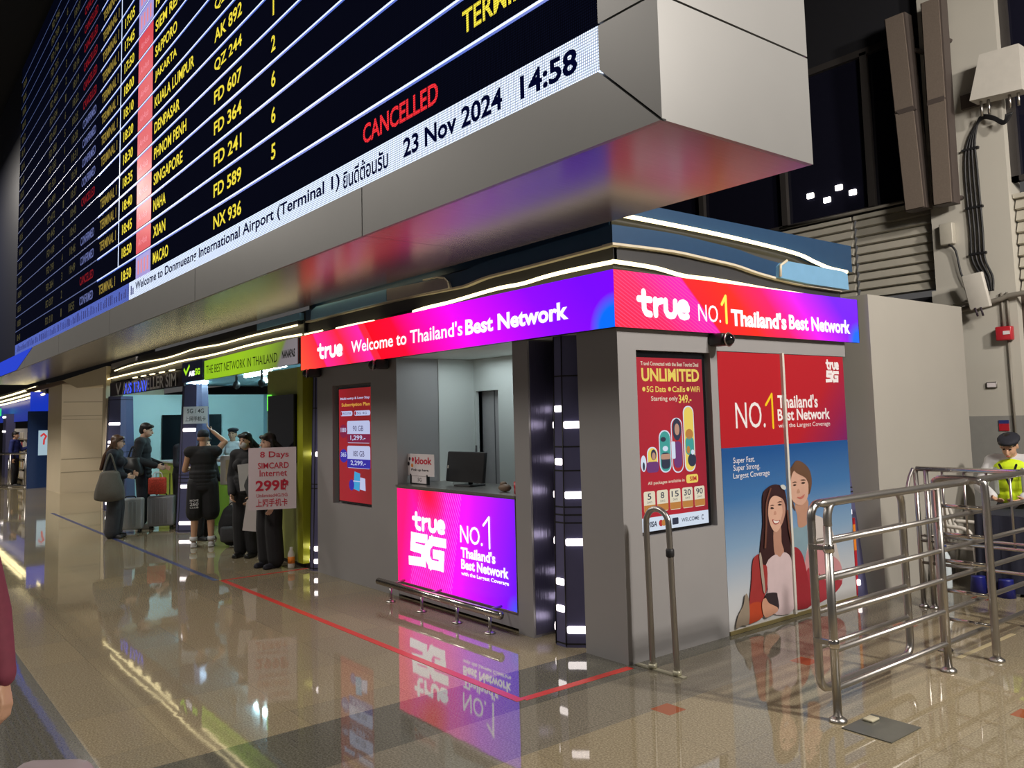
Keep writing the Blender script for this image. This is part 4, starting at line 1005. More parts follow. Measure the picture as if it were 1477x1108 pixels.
# ------------------------------------------------------------------ green stall (further along)
gs = thing('sim_stall', 'pale teal stall with olive green pillar and wavy lit roof edge', 'stall', (-14.4, 6, 0))
mb = MB(); mb.box(-10.65, -9.66, 4.26, 4.7, 0.06, 2.42, 0); mb.box(-9.66, -9.50, 4.24, 4.7, 0.06, 2.42, 1); mb.box(-10.6, -9.54, 4.3, 4.7, 0, .06, 2); mb.build('pillar', ['greenmat', 'green', 'black'], gs)
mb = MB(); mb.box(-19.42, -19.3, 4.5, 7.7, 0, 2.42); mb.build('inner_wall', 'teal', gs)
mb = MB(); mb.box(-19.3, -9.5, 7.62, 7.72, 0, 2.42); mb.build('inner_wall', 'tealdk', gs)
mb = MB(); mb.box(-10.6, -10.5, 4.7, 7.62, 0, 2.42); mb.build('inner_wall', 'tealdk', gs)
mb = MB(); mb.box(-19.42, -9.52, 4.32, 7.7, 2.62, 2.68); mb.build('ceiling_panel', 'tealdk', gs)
A1 = dense([(-19.5, 2.77), (-17.747, 2.782), (-15.936, 2.786), (-14.41, 2.81), (-13.177, 2.80), (-12.294, 2.804), (-11.272, 2.822), (-10.324, 2.824), (-9.52, 2.81)])
A2 = dense([(-18.858, 2.911), (-17.64, 2.943), (-16.443, 2.94), (-15.282, 2.918), (-14.414, 2.931), (-13.623, 2.955), (-12.898, 2.94), (-12.296, 2.928), (-11.386, 2.939), (-10.836, 2.94), (-9.622, 2.935)])
mb = MB(); mb.box(-19.5, -9.52, 4.30, 7.5, 2.70, 3.11); strip_x(mb, [(-19.5, 2.78), (-9.52, 2.84)], 4.27, .04, .0, .11); mb.build('roof_core', 'canopydk', gs)
mb = MB(); strip_x(mb, A2, 4.235, .07, .02, .06); mb.build('roof_lip', 'canopydk', gs)
mb = MB(); strip_x(mb, [(-19.3, 2.98), (-17.3, 3.0)], 4.25, .05, 0, .1); mb.build('grey_pod', 'greypod', gs)
mb = MB(); strip_x(mb, [(-10.95, 3.0), (-9.56, 3.0)], 4.23, .06, 0, .085); mb.build('blue_pod', 'bluelt', gs)
mb = MB(); mb.tube([(p[0], 4.235, p[1]) for p in A1], .013, 8); mb.build('light_strip', 'led', gs)
mb = MB(); mb.tube([(p[0], 4.225, p[1]) for p in A2], .011, 8); mb.build('light_strip', 'led', gs)
mb = MB(); mb.box(-19.75, -19.5, 4.2, 5.4, 0, 2.66, 0); mb.prism([(-19.75, 4.2, 2.66), (-19.5, 4.2, 2.66), (-19.5, 4.2, 3.05), (-24.4, 4.2, 2.98), (-22.5, 4.2, 2.70)], (0, 1.6, 0), 0); mb.build('end_post', 'cream', gs)
# lamps under its ceiling
for k, (x, y) in enumerate(((-17.8, 5.6), (-14.2, 5.5), (-12.4, 5.0), (-16.2, 6.6))):
    t = thing('tube_lamp', 'cool white tube lamp under the teal stall ceiling', 'lamp', (x, y, 2.6), 0, 'tube lamps under the stall ceiling')
    mb = MB(); mb.tube([(-.6, 0, -.01), (.6, 0, -.01)], .022, 8); mb.build('tube', 'ledcool', t, True); mb = MB(); mb.box(-.62, .62, -.03, .03, .01, .04); mb.build('fitting', 'plastic', t, True)
# signs
t = thing('fascia_sign', 'lime green sign with black wording over the green stall', 'sign', (-11.2, 4.2, 2.43))
mb = MB(); mb.quad((-13.0, 4.19, 2.425), (-9.53, 4.19, 2.455), (-9.53, 4.19, 2.775), (-13.0, 4.19, 2.72)); mb.build('face', artmat('lime art', [(0, (.45, .85, .02)), (.35, (.50, .90, .02)), (.62, (.42, .72, .03)), (.80, (.25, .36, .05)), (.83, (.30, .27, .28)), (1, (.34, .30, .33))], -.08, .62), t)
mb = MB(); mb.prism([(-13.0, 4.195, 2.425), (-9.53, 4.195, 2.455), (-9.53, 4.195, 2.775), (-13.0, 4.195, 2.72)], (0, .04, 0)); mb.build('case', 'greyd', t)
mb = MB(); mb.txt('THE BEST NETWORK IN THAILAND', -12.90, -10.15, 2.515, 2.64, 1, 4.187, bold=.0); mb.txt('NANAPAS', -10.0, -9.6, 2.545, 2.65, 1, 4.187, bold=.04); mb.build('lettering', mat('dark green ink', (.01, .03, .01), .5), t)
t = thing('fascia_sign', 'small navy sign with a lime tick left of the lime green sign', 'sign', (-13.5, 4.18, 2.44))
mb = MB(); mb.box(-14.05, -13.02, 4.17, 4.24, 2.437, 2.755); mb.build('case', 'navysign', t)
mb = MB(); mb.txt('AIS', -13.70, -13.40, 2.515, 2.60, 1, 4.168, 0, .05); mb.strokes([[(0, .6), (.35, 0), (1, 1)]], -13.93, -13.68, 2.57, 2.68, 1, 4.168, .05, 1, False); mb.txt('5G', -13.37, -13.14, 2.52, 2.625, 1, 4.167, 1, .05); mb.build('lettering', ['white', emat('lime lit', (.45, .95, .02), .9)], t)
t = thing('fascia_sign', 'dark sign with raised steel letters at the far end of the green stall', 'sign', (-16.6, 4.2, 2.39))
mb = MB(); mb.box(-19.2, -14.10, 4.215, 4.25, 2.385, 2.66); mb.build('backboard', mat('dark backboard', (.03, .02, .035), .5), t)
mb = MB(); mb.txt('AIS TRAVELLER SIM', -18.05, -14.45, 2.40, 2.625, 1, 4.19, bold=.02)
mb.strokes([[(0, 1), (.45, 0), (1, 1)]], -18.55, -18.2, 2.42, 2.60, 1, 4.19, .07, 0, False); mb.build('raised_letters', mat('steel letters', (.85, .83, .86), .35, .0), t)
mb = MB(); mb.txt('AIS TRAV', -17.98, -16.25, 2.39, 2.60, 1, 4.205, bold=.03); mb.build('blue_glow_letters', emat('blue halo', (.05, .10, 1.0), 1.2), t)
for k, x in enumerate((-17.2, -16.6, -16.0, -15.4, -14.8)): 
    mb = MB(); mb.rbox(x, x + .28, 4.17, 4.20, 2.665, 2.685, .008); mb.build('top_lamp', 'led', t)
t = thing('display_screen', 'large dark menu screen on the teal inner wall', 'screen', (-19.28, 5.9, 1.0)); mb = MB(); mb.box(-19.298, -19.25, 5.30, 6.60, .98, 1.97); mb.build('casing', 'gloss', t)
mb = MB(); mb.txt('SIM', -0, 0, 0, 0, 1, 0) if False else None
t = thing('display_screen', 'black screen mounted on the olive green pillar', 'screen', (-10.2, 4.24, 1.38)); mb = MB(); mb.box(-10.50, -9.69, 4.205, 4.256, 1.25, 2.09); mb.build('casing', 'gloss', t)
mb = MB(); mb.box(-10.52, -10.502, 4.20, 4.256, 1.9, 2.11); mb.build('green_light', emat('green led', (.2, 1, .1), 1), t)
# counters
t = thing('service_counter', 'white counter with an olive green top band behind the sign holders', 'counter', (-11.9, 4.8, 0))
mb = MB(); mb.box(-13.2, -10.7, 4.66, 5.2, .06, .88); mb.build('body', 'plastic', t); mb = MB(); mb.box(-13.25, -10.68, 4.60, 5.22, .88, 1.17); mb.build('green_band', 'lime', t); mb = MB(); mb.box(-13.27, -10.68, 4.58, 5.24, 1.17, 1.19); mb.build('countertop', 'bottlegl', t); mb = MB(); mb.box(-13.18, -10.7, 4.7, 5.2, 0, .06); mb.build('plinth', 'black', t)
t = thing('service_counter', 'lime green counter left of the column behind the suitcases', 'counter', (-16, 4.9, 0))
mb = MB(); mb.box(-17.6, -14.6, 4.80, 5.3, .0, 1.02); mb.build('body', 'lime', t); mb = MB(); mb.box(-17.65, -14.55, 4.76, 5.34, 1.02, 1.05); mb.build('countertop', 'bottlegl', t)
for k, (x, y) in enumerate(((-12.74, 4.6), (-12.1, 4.75))):
    t = thing('security_camera', 'small dome camera under the teal stall roof, %s' % ('nearer the column' if k == 0 else 'nearer the green pillar'), 'camera', (x, y, 2.62)); mb = MB(); mb.tube([(0, 0, 0), (0, 0, -.22)], .02, 8); mb.build('stem', 'black', t, True); mb = MB(); mb.ell((0, 0, -.28), (.055, .055, .065)); mb.build('dome', 'black', t, True)
t = thing('paper_notice', 'white paper notice with four-line wording taped to the slate column', 'notice', (-13.5, 4.2, 1.75))
def sheet_on(t, c, w, h, nrm_deg, lines, mats, tilt=0, thick=.004):
    """upright sheet facing the direction given in degrees (0 = towards -Y)"""
    T = Matrix.Translation(c) @ Matrix.Rotation(math.radians(nrm_deg), 4, 'Z') @ Matrix.Rotation(math.radians(tilt), 4, 'Y')
    mb = MB(); mb.box(-w / 2, w / 2, 0, thick, -h / 2, h / 2, T=T); s = mb.build('sheet', 'paper', t)
    mb = MB()
    for tx_, a0, a1, z0, z1, m_, b_ in lines: mb.txt(tx_, a0, a1, z0, z1, 1, -.002, m_, b_)
    mb.v = [tuple(T @ Vector(p)) for p in mb.v]
    mb.build('printing', mats, s); return s
t.location = (-13.93, 4.22, 1.76)
sheet_on(t, (-13.95, 4.36, 1.90), .38, .28, 62, [('5G / 4G', -.13, .13, .03, .105, 0, .005), ('上网手机卡', -.16, .16, -.10, -.02, 0, .005)], ['ink'])
t['label'] = 'white paper notice with black wording taped to the slate column'

# pillar and shops at the far left
mb = MB(); mb.box(-27.0, -25.0, 4.3, 6.4, 0, 3.02, 0)
for z in (.55, .9, 1.95, 2.05): mb.box(-25.0, -24.99, 4.32, 6.38, z, z + .015, 1)
mb.box(-25.0, -24.985, 5.30, 5.32, 0, 3.0, 1); mb.box(-25.0, -24.985, 4.34, 5.3, 2.42, 2.44, 1)
struct('pillar_left', mb, ['cream', 'creamdk'])
sh = thing('snack_shop', 'distant shop with a blue fascia and wavy light strips', 'shop', (-33, 5, 0))
mb = MB(); mb.box(-40, -28.1, 4.55, 4.6, 2.0, 2.75, 0); mb.build('fascia', emat('blue fascia', (.03, .08, .75), .35), sh)
mb = MB(); mb.box(-28.12, -28.0, 3.95, 5.0, 0, 2.25, 0); mb.build('end_panel', mat('blue gloss', (.03, .075, .24), .2, .3), sh)
mb = MB(); mb.box(-28.1, -27.99, 4.0, 5.0, 2.25, 2.82); mb.build('blue_light', emat('blue glow', (.01, .06, .85), .55), sh)
mb = MB(); mb.box(-27.995, -27.985, 4.22, 4.50, .95, 1.68, 0); pn = mb.build('lightbox_poster', emat('pale poster', (.45, .62, .72), .75), sh)
mb = MB(); mb.strokes([[(0, .8), (.5, 1), (1, .75), (.6, .4), (.55, 0)]], 4.29, 4.42, 1.28, 1.58, 0, -27.98, .05); mb.build('red_mark', emat('poster red lit', (.8, .05, .05), .7), pn)
mb = MB(); mb.box(-36, -28.2, 6.2, 6.3, 0, 2.7); mb.build('rear_wall', 'teal', sh)
for k, z in enumerate((2.68, 2.8, 2.95)):
    mb = MB(); mb.tube([(p.x, 4.28, p.y) for p in smooth_path([(-40, z - .04, 0), (-37, z - .02, 0), (-34, z + .0, 0), (-31, z + .03, 0), (-27.6 - k * .8, z + .06, 0)], 5)], .03, 8); mb.build('light_strip', 'led', sh)
mb = MB(); mb.box(-40, -27.4, 4.3, 6.2, 2.76, 3.06); mb.build('roof', 'canopydk', sh)
mb = MB(); mb.prism([(-31, 4.25, 3.0), (-24.2, 4.25, 3.0), (-23.6, 4.25, 2.92), (-30, 4.25, 2.86)], (0, .8, 0)); mb.build('brown_canopy', 'brown', sh)
t = thing('exit_sign', 'small green lit exit sign at the far left of the hall', 'sign', (-37, 4.2, 2.3)); mb = MB(); mb.box(-37.4, -36.5, 4.18, 4.26, 2.24, 2.52); mb.build('face', emat('exit green', (.02, .75, .25), .9), t)
t = thing('tapered_column', 'slate blue column with light bars in the distant shop front', 'column', (-36.0, 4.4, 0), 0, 'tapered columns of the stalls'); mb = MB(); mb.box(-36.3, -35.5, 4.3, 4.6, 0, 2.3); mb.build('shaft', 'purplecol', t)
for z in (1.62, 2.15):
    mb = MB(); mb.rbox(-36.25, -35.55, 4.27, 4.3, z, z + .07, .02); mb.build('light_bar', 'bar', t)
# shelf with goods
sf = thing('goods_shelf', 'tall shelf rack in the distant shop', 'shelf', (-30.5, 4.4, 0))
mb = MB()
for z in (.1, .42, .74, 1.06, 1.38): mb.box(-33.4, -29.2, 4.3, 4.7, z, z + .025)
mb.build('boards', 'creamdk', sf)
for x in (-33.4, -31.3, -29.2):
    mb = MB(); mb.box(x, x + .05, 4.3, 4.7, 0, 1.75); mb.build('upright', 'plastic', sf)
GM = [mat('goods %d' % i, c, .5) for i, c in enumerate(((.5, .32, .2), (.55, .5, .42), (.35, .05, .06), (.2, .12, .3), (.5, .4, .1), (.25, .3, .45), (.6, .55, .5)))]
gnames = ['tan', 'cream', 'red', 'violet', 'yellow', 'blue', 'white']
base_m = {}
for r_, z in enumerate((.127, .447, .767, 1.087, 1.407)):
    x = -33.2
    while x < -29.4:
        k = random.randrange(7)
        if abs(x + 31.275) < .16: x += .2
        w = .2 + .1 * random.random()
        if k not in base_m:
            mb = MB(); mb.rbox(-.10, .10, -.1, .1, 0, .22, .02); o = mb.build('goods_box', GM[k]); base_m[k] = o
            tag(o, 'small %s packet on the distant shop shelf' % gnames[k], 'packet', 'packets on the distant shelf')
        else:
            o = base_m[k].copy(); C.objects.link(o)
        o.location = (x, 4.45, z); x += w + .08
# railing before the distant shop
def rail(label, a, b, tops, posts, r=.022, group=None, name='railing', zf=0):
    a = Vector(a); b = Vector(b)
    t = thing(name, label, 'railing', (a + b) / 2, 0, group); t.location.z = 0
    for z in tops:
        mb = MB(); mb.tube([(a.x, a.y, z), (b.x, b.y, z)], r, 10); mb.build('bar', 'steely' if abs(a.y - b.y) > abs(a.x - b.x) else 'steelx', t)
    for f in posts:
        p = a.lerp(b, f); mb = MB(); mb.tube([(p.x, p.y, 0), (p.x, p.y, max(tops))], r, 10); mb.lathe((p.x, p.y, 0), [(r * 2.2, 0), (r * 2.2, .01), (r, .02)], 14); mb.build('post', 'steel', t)
    return t
rail('steel railing in front of the distant shop', (-29.9, 3.2, 0), (-27.75, 4.7, 0), (1.0, .04), (.12, .32, .55, .78), .035)
rail('short steel queue rail behind the distant railing', (-31.3, 3.9, 0), (-29.8, 4.15, 0), (.78, .45), (0, 1), .03)
t = thing('steel_post', 'tall dark steel post beside the distant cream pillar', 'post', (-27.6, 4.75, 0)); mb = MB(); mb.box(-27.68, -27.55, 4.70, 4.78, 0, 2.1); mb.build('dark_face', 'black', t); mb = MB(); mb.box(-27.54, -27.4, 4.72, 4.92, 0, 2.15); mb.build('steel_face', 'steel', t)

# ------------------------------------------------------------------ fittings on the far pier
def lean_box(mb, x0, x1, z0, z1, y0, y1, dx, m=0):
    mb.prism([(x0 + dx, y0, z1), (x1 + dx, y0, z1), (x1, y0, z0), (x0, y0, z0)], (0, y1 - y0, 0), m)
for k, (x0, x1, dx, z0, z1, lab) in enumerate(((-4.83, -4.61, -.10, 4.14, 6.6, 'long brown column loudspeaker hung beside the dark window, left of the pair'), (-4.49, -4.29, .015, 4.13, 6.62, 'long brown column loudspeaker hung against the white pier, right of the pair'))):
    t = thing('column_speaker', lab, 'loudspeaker', (x0, YW - .3, z0), 0, 'column loudspeakers')
    zm = (z0 + z1) / 2
    mb = MB(); lean_box(mb, x0, x1, z0, zm - .01, YW - .42, YW - .25, dx * 0 + dx * .5); lean_box(mb, x0 + dx * .5, x1 + dx * .5, zm + .01, z1, YW - .42, YW - .25, dx * .5); mb.build('grille', 'spk', t)
    mb = MB(); lean_box(mb, x0 - .02, x1 + .02, z0 - .01, z1 + .01, YW - .40, YW - .23, dx); mb.build('case', 'spkdk', t)
    mb = MB(); lean_box(mb, x0, x1, zm - .03, zm + .03, YW - .425, YW - .41, dx * .5); mb.build('joint_plate', 'spkdk', t)
    for z in (z0 + .1, z1 - .45):
        mb = MB(); mb.tube([((x0 + x1) / 2 + .05, YW - .25, z), ((x0 + x1) / 2 + .1, YW - .13, z - .02)], .03, 8); mb.build('bracket', 'spkdk', t)
t = thing('junction_box', 'small cream junction box on the pier under the loudspeakers', 'box', (-4.45, YW - .2, 3.67)); mb = MB(); mb.rbox(-4.54, -4.385, YW - .23, YW - .14, 3.67, 3.93, .012); mb.build('cover', 'louvre', t); mb = MB(); mb.tube(smooth_path([(-4.45, YW - .2, 3.67), (-4.38, YW - .19, 3.58), (-4.34, YW - .18, 3.3), (-4.25, YW - .18, 3.05), (-4.2, YW - .2, 2.95)]), .012, 8); mb.build('cord', 'cable', t)
t = thing('access_point', 'large white tapered enclosure with plug sockets, high on the pier edge', 'enclosure', (-3.75, YW - .4, 5.2))
mb = MB(); mb.prism([(-4.0, YW - .45, 5.24), (-3.45, YW - .45, 5.2), (-3.45, YW - .45, 5.72), (-3.86, YW - .45, 5.74)], (0, .22, 0)); mb.build('cover', 'plastic', t)
mb = MB(); mb.box(-4.2, -3.95, YW - .2, YW - .14, 5.25, 5.42, 0); mb.tube([(-4.0, YW - .17, 5.4), (-3.9, YW - .24, 5.48)], .03, 8); mb.tube([(-3.92, YW - .2, 5.6), (-3.88, YW - .25, 5.62)], .02, 8); mb.build('bracket', 'spkdk', t)
for x in (-3.92, -3.84, -3.62, -3.53):
    mb = MB(); mb.tube([(x, YW - .34, 5.24), (x, YW - .34, 5.06)], .017, 8); mb.build('plug', 'steel', t)
t = thing('cable_bundle', 'black cable bundle arching out and running down the white pier', 'cables', (-4.15, YW - .2, 4))
for k in range(4):
    dx = -.06 + .045 * k
    mb = MB(); mb.tube(smooth_path([(-3.62 - .02 * k, YW - .3, 5.02), (-3.72, YW - .28, 4.92 + .01 * k), (-3.85, YW - .25, 5.02 + .012 * k), (-4.0, YW - .2, 5.06 + .012 * k), (-4.13 + dx * .6, YW - .17, 4.85), (-4.16 + dx, YW - .165, 4.5), (-4.15 + dx, YW - .165, 3.8), (-4.15 + dx, YW - .165, 3.45), (-4.06 + dx * .8, YW - .18, 3.22), (-4.02 + dx * .4, YW - .22, 3.05)], 5), .013, 8); mb.build('cable', 'cable', t)
for z in (3.5, 4.05, 4.75):
    mb = MB(); mb.box(-4.24, -4.05, YW - .185, YW - .145, z, z + .025); mb.build('clamp', 'black', t)
t = thing('antenna_panel', 'flat white antenna box tilted on the pier under the cable bundle', 'antenna', (-4.1, YW - .4, 2.85)); T = Matrix.Translation((-4.11, YW - .36, 3.05)) @ Matrix.Rotation(math.radians(-6), 4, 'Y') @ Matrix.Rotation(math.radians(10), 4, 'X')
mb = MB(); mb.rbox(-.115, .115, -.03, .03, -.205, .205, .015, T=T); mb.build('cover', 'plastic', t); mb = MB(); mb.tube([(-4.1, YW - .33, 3.05), (-4.1, YW - .14, 3.05)], .02, 8); mb.build('bracket', 'conduit', t)
for x in (-4.14, -4.08):
    mb = MB(); mb.tube([(x, YW - .36, 2.86), (x + .02, YW - .35, 2.76)], .012, 8); mb.build('plug', 'ink', t)
t = thing('fire_alarm_box', 'red fire alarm box on grey conduit by the pier edge', 'alarm', (-3.9, YW - .2, 2.5)); mb = MB(); mb.rbox(-3.995, -3.825, YW - .24, YW - .15, 2.47, 2.63, .015); mb.build('box', 'alarm', t)
mb = MB(); mb.box(-3.91, -3.84, YW - .246, YW - .24, 2.535, 2.575); mb.build('label', 'paper', t)
for x in (-3.93, -3.87):
    mb = MB(); mb.tube([(x, YW - .16, 2.63), (x, YW - .16, 3.02)], .014, 8); mb.build('conduit', 'conduit', t)
mb = MB(); mb.tube([(-3.89, YW - .16, 2.47), (-3.89, YW - .16, 1.3)], .014, 8); mb.build('conduit', 'conduit', t)
t = thing('wall_plate', 'small pale plate on the pier above the grey wainscot', 'plate', (-4.1, YW - .15, 1.97)); mb = MB(); mb.rbox(-4.16, -4.045, YW - .165, YW - .145, 1.94, 2.01, .006, 0); mb.box(-4.15, -4.055, YW - .167, YW - .164, 1.95, 2.0, 1); mb.build('plate', ['steel', 'paper'], t)
t = thing('wall_sign', 'small red and blue notice above the seated guard', 'notice', (-4.0, YW - .15, 1.5)); mb = MB(); mb.box(-4.06, -3.955, YW - .155, YW - .146, 1.45, 1.53, 0); mb.box(-4.06, -3.955, YW - .155, YW - .146, 1.53, 1.57, 1); mb.build('face', ['alarm', 'clblue'], t)
t = thing('ceiling_pipe', 'grey horizontal pipe running off the pier', 'pipe', (-3.5, YW - .1, 2.9)); mb = MB(); mb.tube(smooth_path([(-4.7, YW - .2, 2.86), (-4.3, YW - .2, 2.88), (-3.95, YW - .2, 2.94), (-3.7, YW - .2, 2.98), (-2.5, YW - .2, 3.0)]), .03, 8); mb.build('pipe', 'conduit', t)
mb = MB(); mb.box(-3.78, -2.0, YW - .02, YW, 0, 3.0); struct('wall_front', mb, mat('brown dark wall', (.06, .04, .03), .6))

# ------------------------------------------------------------------ steel barriers
def flange(mb, x, y, r=.05): mb.lathe((x, y, 0), [(r, 0), (r, .012), (.026, .03)], 16)
t = thing('queue_barrier', 'long steel barrier of six horizontal bars nearest the camera', 'barrier', (-2.7, 6.5, 0), 0, 'queue barriers')
X = -2.69
for i, z in enumerate((1.21, .993, .785, .592, .388, .18)):
    mb = MB()
    if i == 0: mb.tube(smooth_path([(X, 4.39, 1.08), (X, 4.395, 1.15), (X, 4.44, 1.205), (X, 4.55, 1.212), (X, 7.30, 1.212)], 5), .024, 12)
    else: mb.tube([(X, 4.39, z), (X, 7.30, z)], .017, 10)
    mb.build('bar', 'steely', t)
for y in (4.385, 5.73, 7.28):
    mb = MB(); mb.tube([(X, y, 0), (X, y, 1.08 if y < 4.5 else 1.20)], .024, 14); flange(mb, X, y); mb.build('post', 'steel', t)
for y, z in ((4.385, .40), (4.385, .93)):
    mb = MB(); mb.lathe((X, y, z), [(.025, 0), (.031, .006), (.031, .045), (.025, .05)], 14); mb.box(X - .12, X, y - .012, y + .012, z + .012, z + .038); mb.build('hinge', 'steelx', t)
t = thing('barrier_gate', 'folded steel gate leaf with rounded corners hinged behind the nearest post', 'gate', (-2.84, 5.05, .13), 0)
Xg = -2.82
mb = MB(); r_ = .08
def rr_path(y0, y1, z0, z1, r):
    out = []
    for cy, cz, s in ((y1 - r, z1 - r, 0), (y0 + r, z1 - r, 1), (y0 + r, z0 + r, 2), (y1 - r, z0 + r, 3)):
        for k in range(5):
            a = PI / 2 * (s + k / 4); out.append((Xg, cy + r * math.cos(a), cz + r * math.sin(a)))
    return out
mb.tube(rr_path(4.43, 5.50, .13, 1.19, .08), .024, 12, closed=True); mb.build('frame', 'steel', t)
for z in (.97, .76, .57, .37):
    mb = MB(); mb.tube([(Xg, 4.43, z), (Xg, 5.50, z)], .015, 10); mb.build('bar', 'steely', t)
t = thing('queue_barrier', 'short steel hoop barrier with ladder rungs behind the long barrier', 'barrier', (-2.75, 6.19, 0), 0, 'queue barriers')
mb = MB(); mb.tube(smooth_path([(-2.92, 6.19, 0), (-2.92, 6.19, .6), (-2.92, 6.19, 1.14), (-2.90, 6.19, 1.21), (-2.84, 6.19, 1.225), (-2.66, 6.19, 1.225), (-2.60, 6.19, 1.21), (-2.575, 6.19, 1.14), (-2.575, 6.19, .6), (-2.575, 6.19, 0)], 5), .026, 14); flange(mb, -2.92, 6.19); flange(mb, -2.575, 6.19); mb.build('hoop', 'steel', t)
for z in (1.03, .83, .64, .43, .23):
    mb = MB(); mb.tube([(-2.92, 6.19, z), (-2.575, 6.19, z)], .014, 10); mb.build('rung', 'steelx', t)
t = thing('queue_barrier', 'steel barrier with thin upright balusters standing before the guard table', 'barrier', (-3, 7.4, 0), 0, 'queue barriers')
for z, r_ in ((1.2, .022), (.575, .014), (.62, .012), (.385, .014)):
    mb = MB(); mb.tube([(-3.64, 7.4, z), (-1.6, 7.4, z)], r_, 10); mb.build('bar', 'steelx', t)
for x in [-3.42 + .18 * k for k in range(9)]:
    mb = MB(); mb.tube([(x, 7.4, .575), (x, 7.4, 1.2)], .010, 8); mb.build('baluster', 'steel', t)
for x in (-3.65, -3.56, -1.7):
    mb = MB(); mb.tube([(x, 7.4, 0), (x, 7.4, 1.19)], .021, 12); flange(mb, x, 7.4, .04); mb.build('post', 'steel', t)
mb = MB(); mb.tube(smooth_path([(-3.66, 7.38, 1.2), (-3.66, 7.3, 1.12), (-3.64, 7.2, 1.0)]), .016, 8); mb.build('stay', 'steel', t)
t = thing('hoop_barrier', 'narrow steel hoop standing against the corner pillar', 'barrier', (-3.94, 4.35, 0))
mb = MB(); mb.tube(smooth_path([(-4.045, 4.35, 0), (-4.05, 4.35, .5), (-4.055, 4.35, .95), (-4.04, 4.35, 1.04), (-3.99, 4.35, 1.085), (-3.92, 4.35, 1.085), (-3.865, 4.35, 1.04), (-3.85, 4.35, .95), (-3.84, 4.35, .5), (-3.828, 4.35, 0)], 5), .021, 14); mb.build('hoop', 'steel', t)
mb = MB(); mb.lathe((-3.848, 4.35, .775), [(.022, 0), (.029, .01), (.029, .05), (.022, .06)], 14); mb.build('collar', 'black', t)
mb = MB(); mb.box(-4.19, -3.76, 4.33, 4.37, 0.001, .008); mb.lathe((-4.045, 4.35, .008), [(.03, 0), (.03, .03)], 12); mb.lathe((-3.828, 4.35, .008), [(.03, 0), (.03, .03)], 12); mb.build('floor_plate', mat('worn metal strip', (.42, .40, .30), .4, .3), t)
t = thing('floor_plate', 'square grey metal plate on the floor at the nearest barrier post', 'plate', (-2.6, 4.42, 0)); mb = MB(); mb.box(-2.62, -2.34, 4.30, 4.62, 0.001, .006); mb.build('plate', mat('floor plate grey', (.10, .10, .085), .25), t); mb = MB(); mb.rbox(-2.6, -2.54, 4.48, 4.56, .006, .02, .006); mb.build('latch', mat('latch cream', (.5, .46, .33), .4), t)
t = thing('floor_strip', 'yellowish strip stuck on the floor behind the nearest posts', 'tape', (-2.78, 6.5, 0)); mb = MB(); mb.box(-2.80, -2.765, 6.08, 7.0, .0, .002); t2 = mb.build('strip', mat('yellowish tape', (.40, .34, .20), .4), t)

# ------------------------------------------------------------------ table, chair and small things behind the barriers
t = thing('guard_table', 'table under a navy cloth reaching the floor before the guard', 'table', (-2.95, 8.7, 0))
mb = MB(); mb.box(-3.58, -2.2, 8.40, 9.0, .69, .715); mb.build('tabletop', 'brown', t)
mb = MB(); n = 60; P = []; 
per = [(-3.60 + 1.5 * k / 40, 8.38) for k in range(41)] + [(-2.18, 8.38 + .62 * k / 14) for k in range(1, 15)]
per = [(-3.60, 9.0 - .62 * k / 14) for k in range(14)] + per
top = [(x, y, .72) for x, y in per]; bot = []
for i, (x, y) in enumerate(per):
    w = .018 * math.sin(i * 1.3) + .012 * math.sin(i * 2.9)
    bot.append((x + (-.05 + w if x < -3.6 else 0), y + (-.04 + w if y < 8.39 else 0), .03))
mb.add(top + bot, [(i, i + 1, len(top) + i + 1, len(top) + i) for i in range(len(top) - 1)], 0, True)
mb.add([(-3.60, 8.38, .721), (-2.18, 8.38, .721), (-2.18, 9.0, .721), (-3.60, 9.0, .721)], [(0, 1, 2, 3)]); mb.build('cloth', 'clothnavy', t)
def plastic_chair(x, y, rz, z, label):
    t = thing('plastic_chair', label, 'chair', (x, y, z), rz, 'white plastic chairs')
    mb = MB(); mb.rbox(-.22, .22, -.22, .2, .40, .43, .015); mb.build('seat', 'plastic', t, True)
    mb = MB(); mb.tube(smooth_path([(-.2, .2, .42), (-.22, .26, .62), (-.18, .30, .80), (0, .32, .85), (.18, .30, .80), (.22, .26, .62), (.2, .2, .42)], 4), .022, 8)
    for a in (-.12, -.04, .04, .12): mb.tube([(a, .21, .43), (a * 1.05, .31, .83)], .022, 6)
    mb.build('backrest', 'plastic', t, True)
    for s in (-1, 1):
        mb = MB(); mb.tube(smooth_path([(s * .22, .25, .64), (s * .26, .05, .64), (s * .26, -.16, .62), (s * .25, -.22, .5), (s * .25, -.25, 0)], 4), .022, 8); mb.build('front_leg', 'plastic', t, True)
        mb = MB(); mb.tube([(s * .2, .2, .42), (s * .24, .3, 0)], .022, 8); mb.build('rear_leg', 'plastic', t, True)
    t.scale = (.85, .85, .9)
    return t
plastic_chair(-3.79, 8.62, math.radians(84), 0, 'white plastic armchair at the partition beside the navy table')
t = thing('water_bottle', 'clear plastic bottle on the floor by the partition', 'bottle', (-3.86, 8.3, 0)); mb = MB(); mb.lathe((-3.86, 8.3, 0), [(.045, 0), (.05, .02), (.05, .22), (.045, .30), (.016, .36), (.016, .39)], 16); mb.build('body', 'bottlegl', t); mb = MB(); mb.lathe((-3.86, 8.3, .39), [(.018, 0), (.018, .02)], 12); mb.build('cap', 'clblue', t)
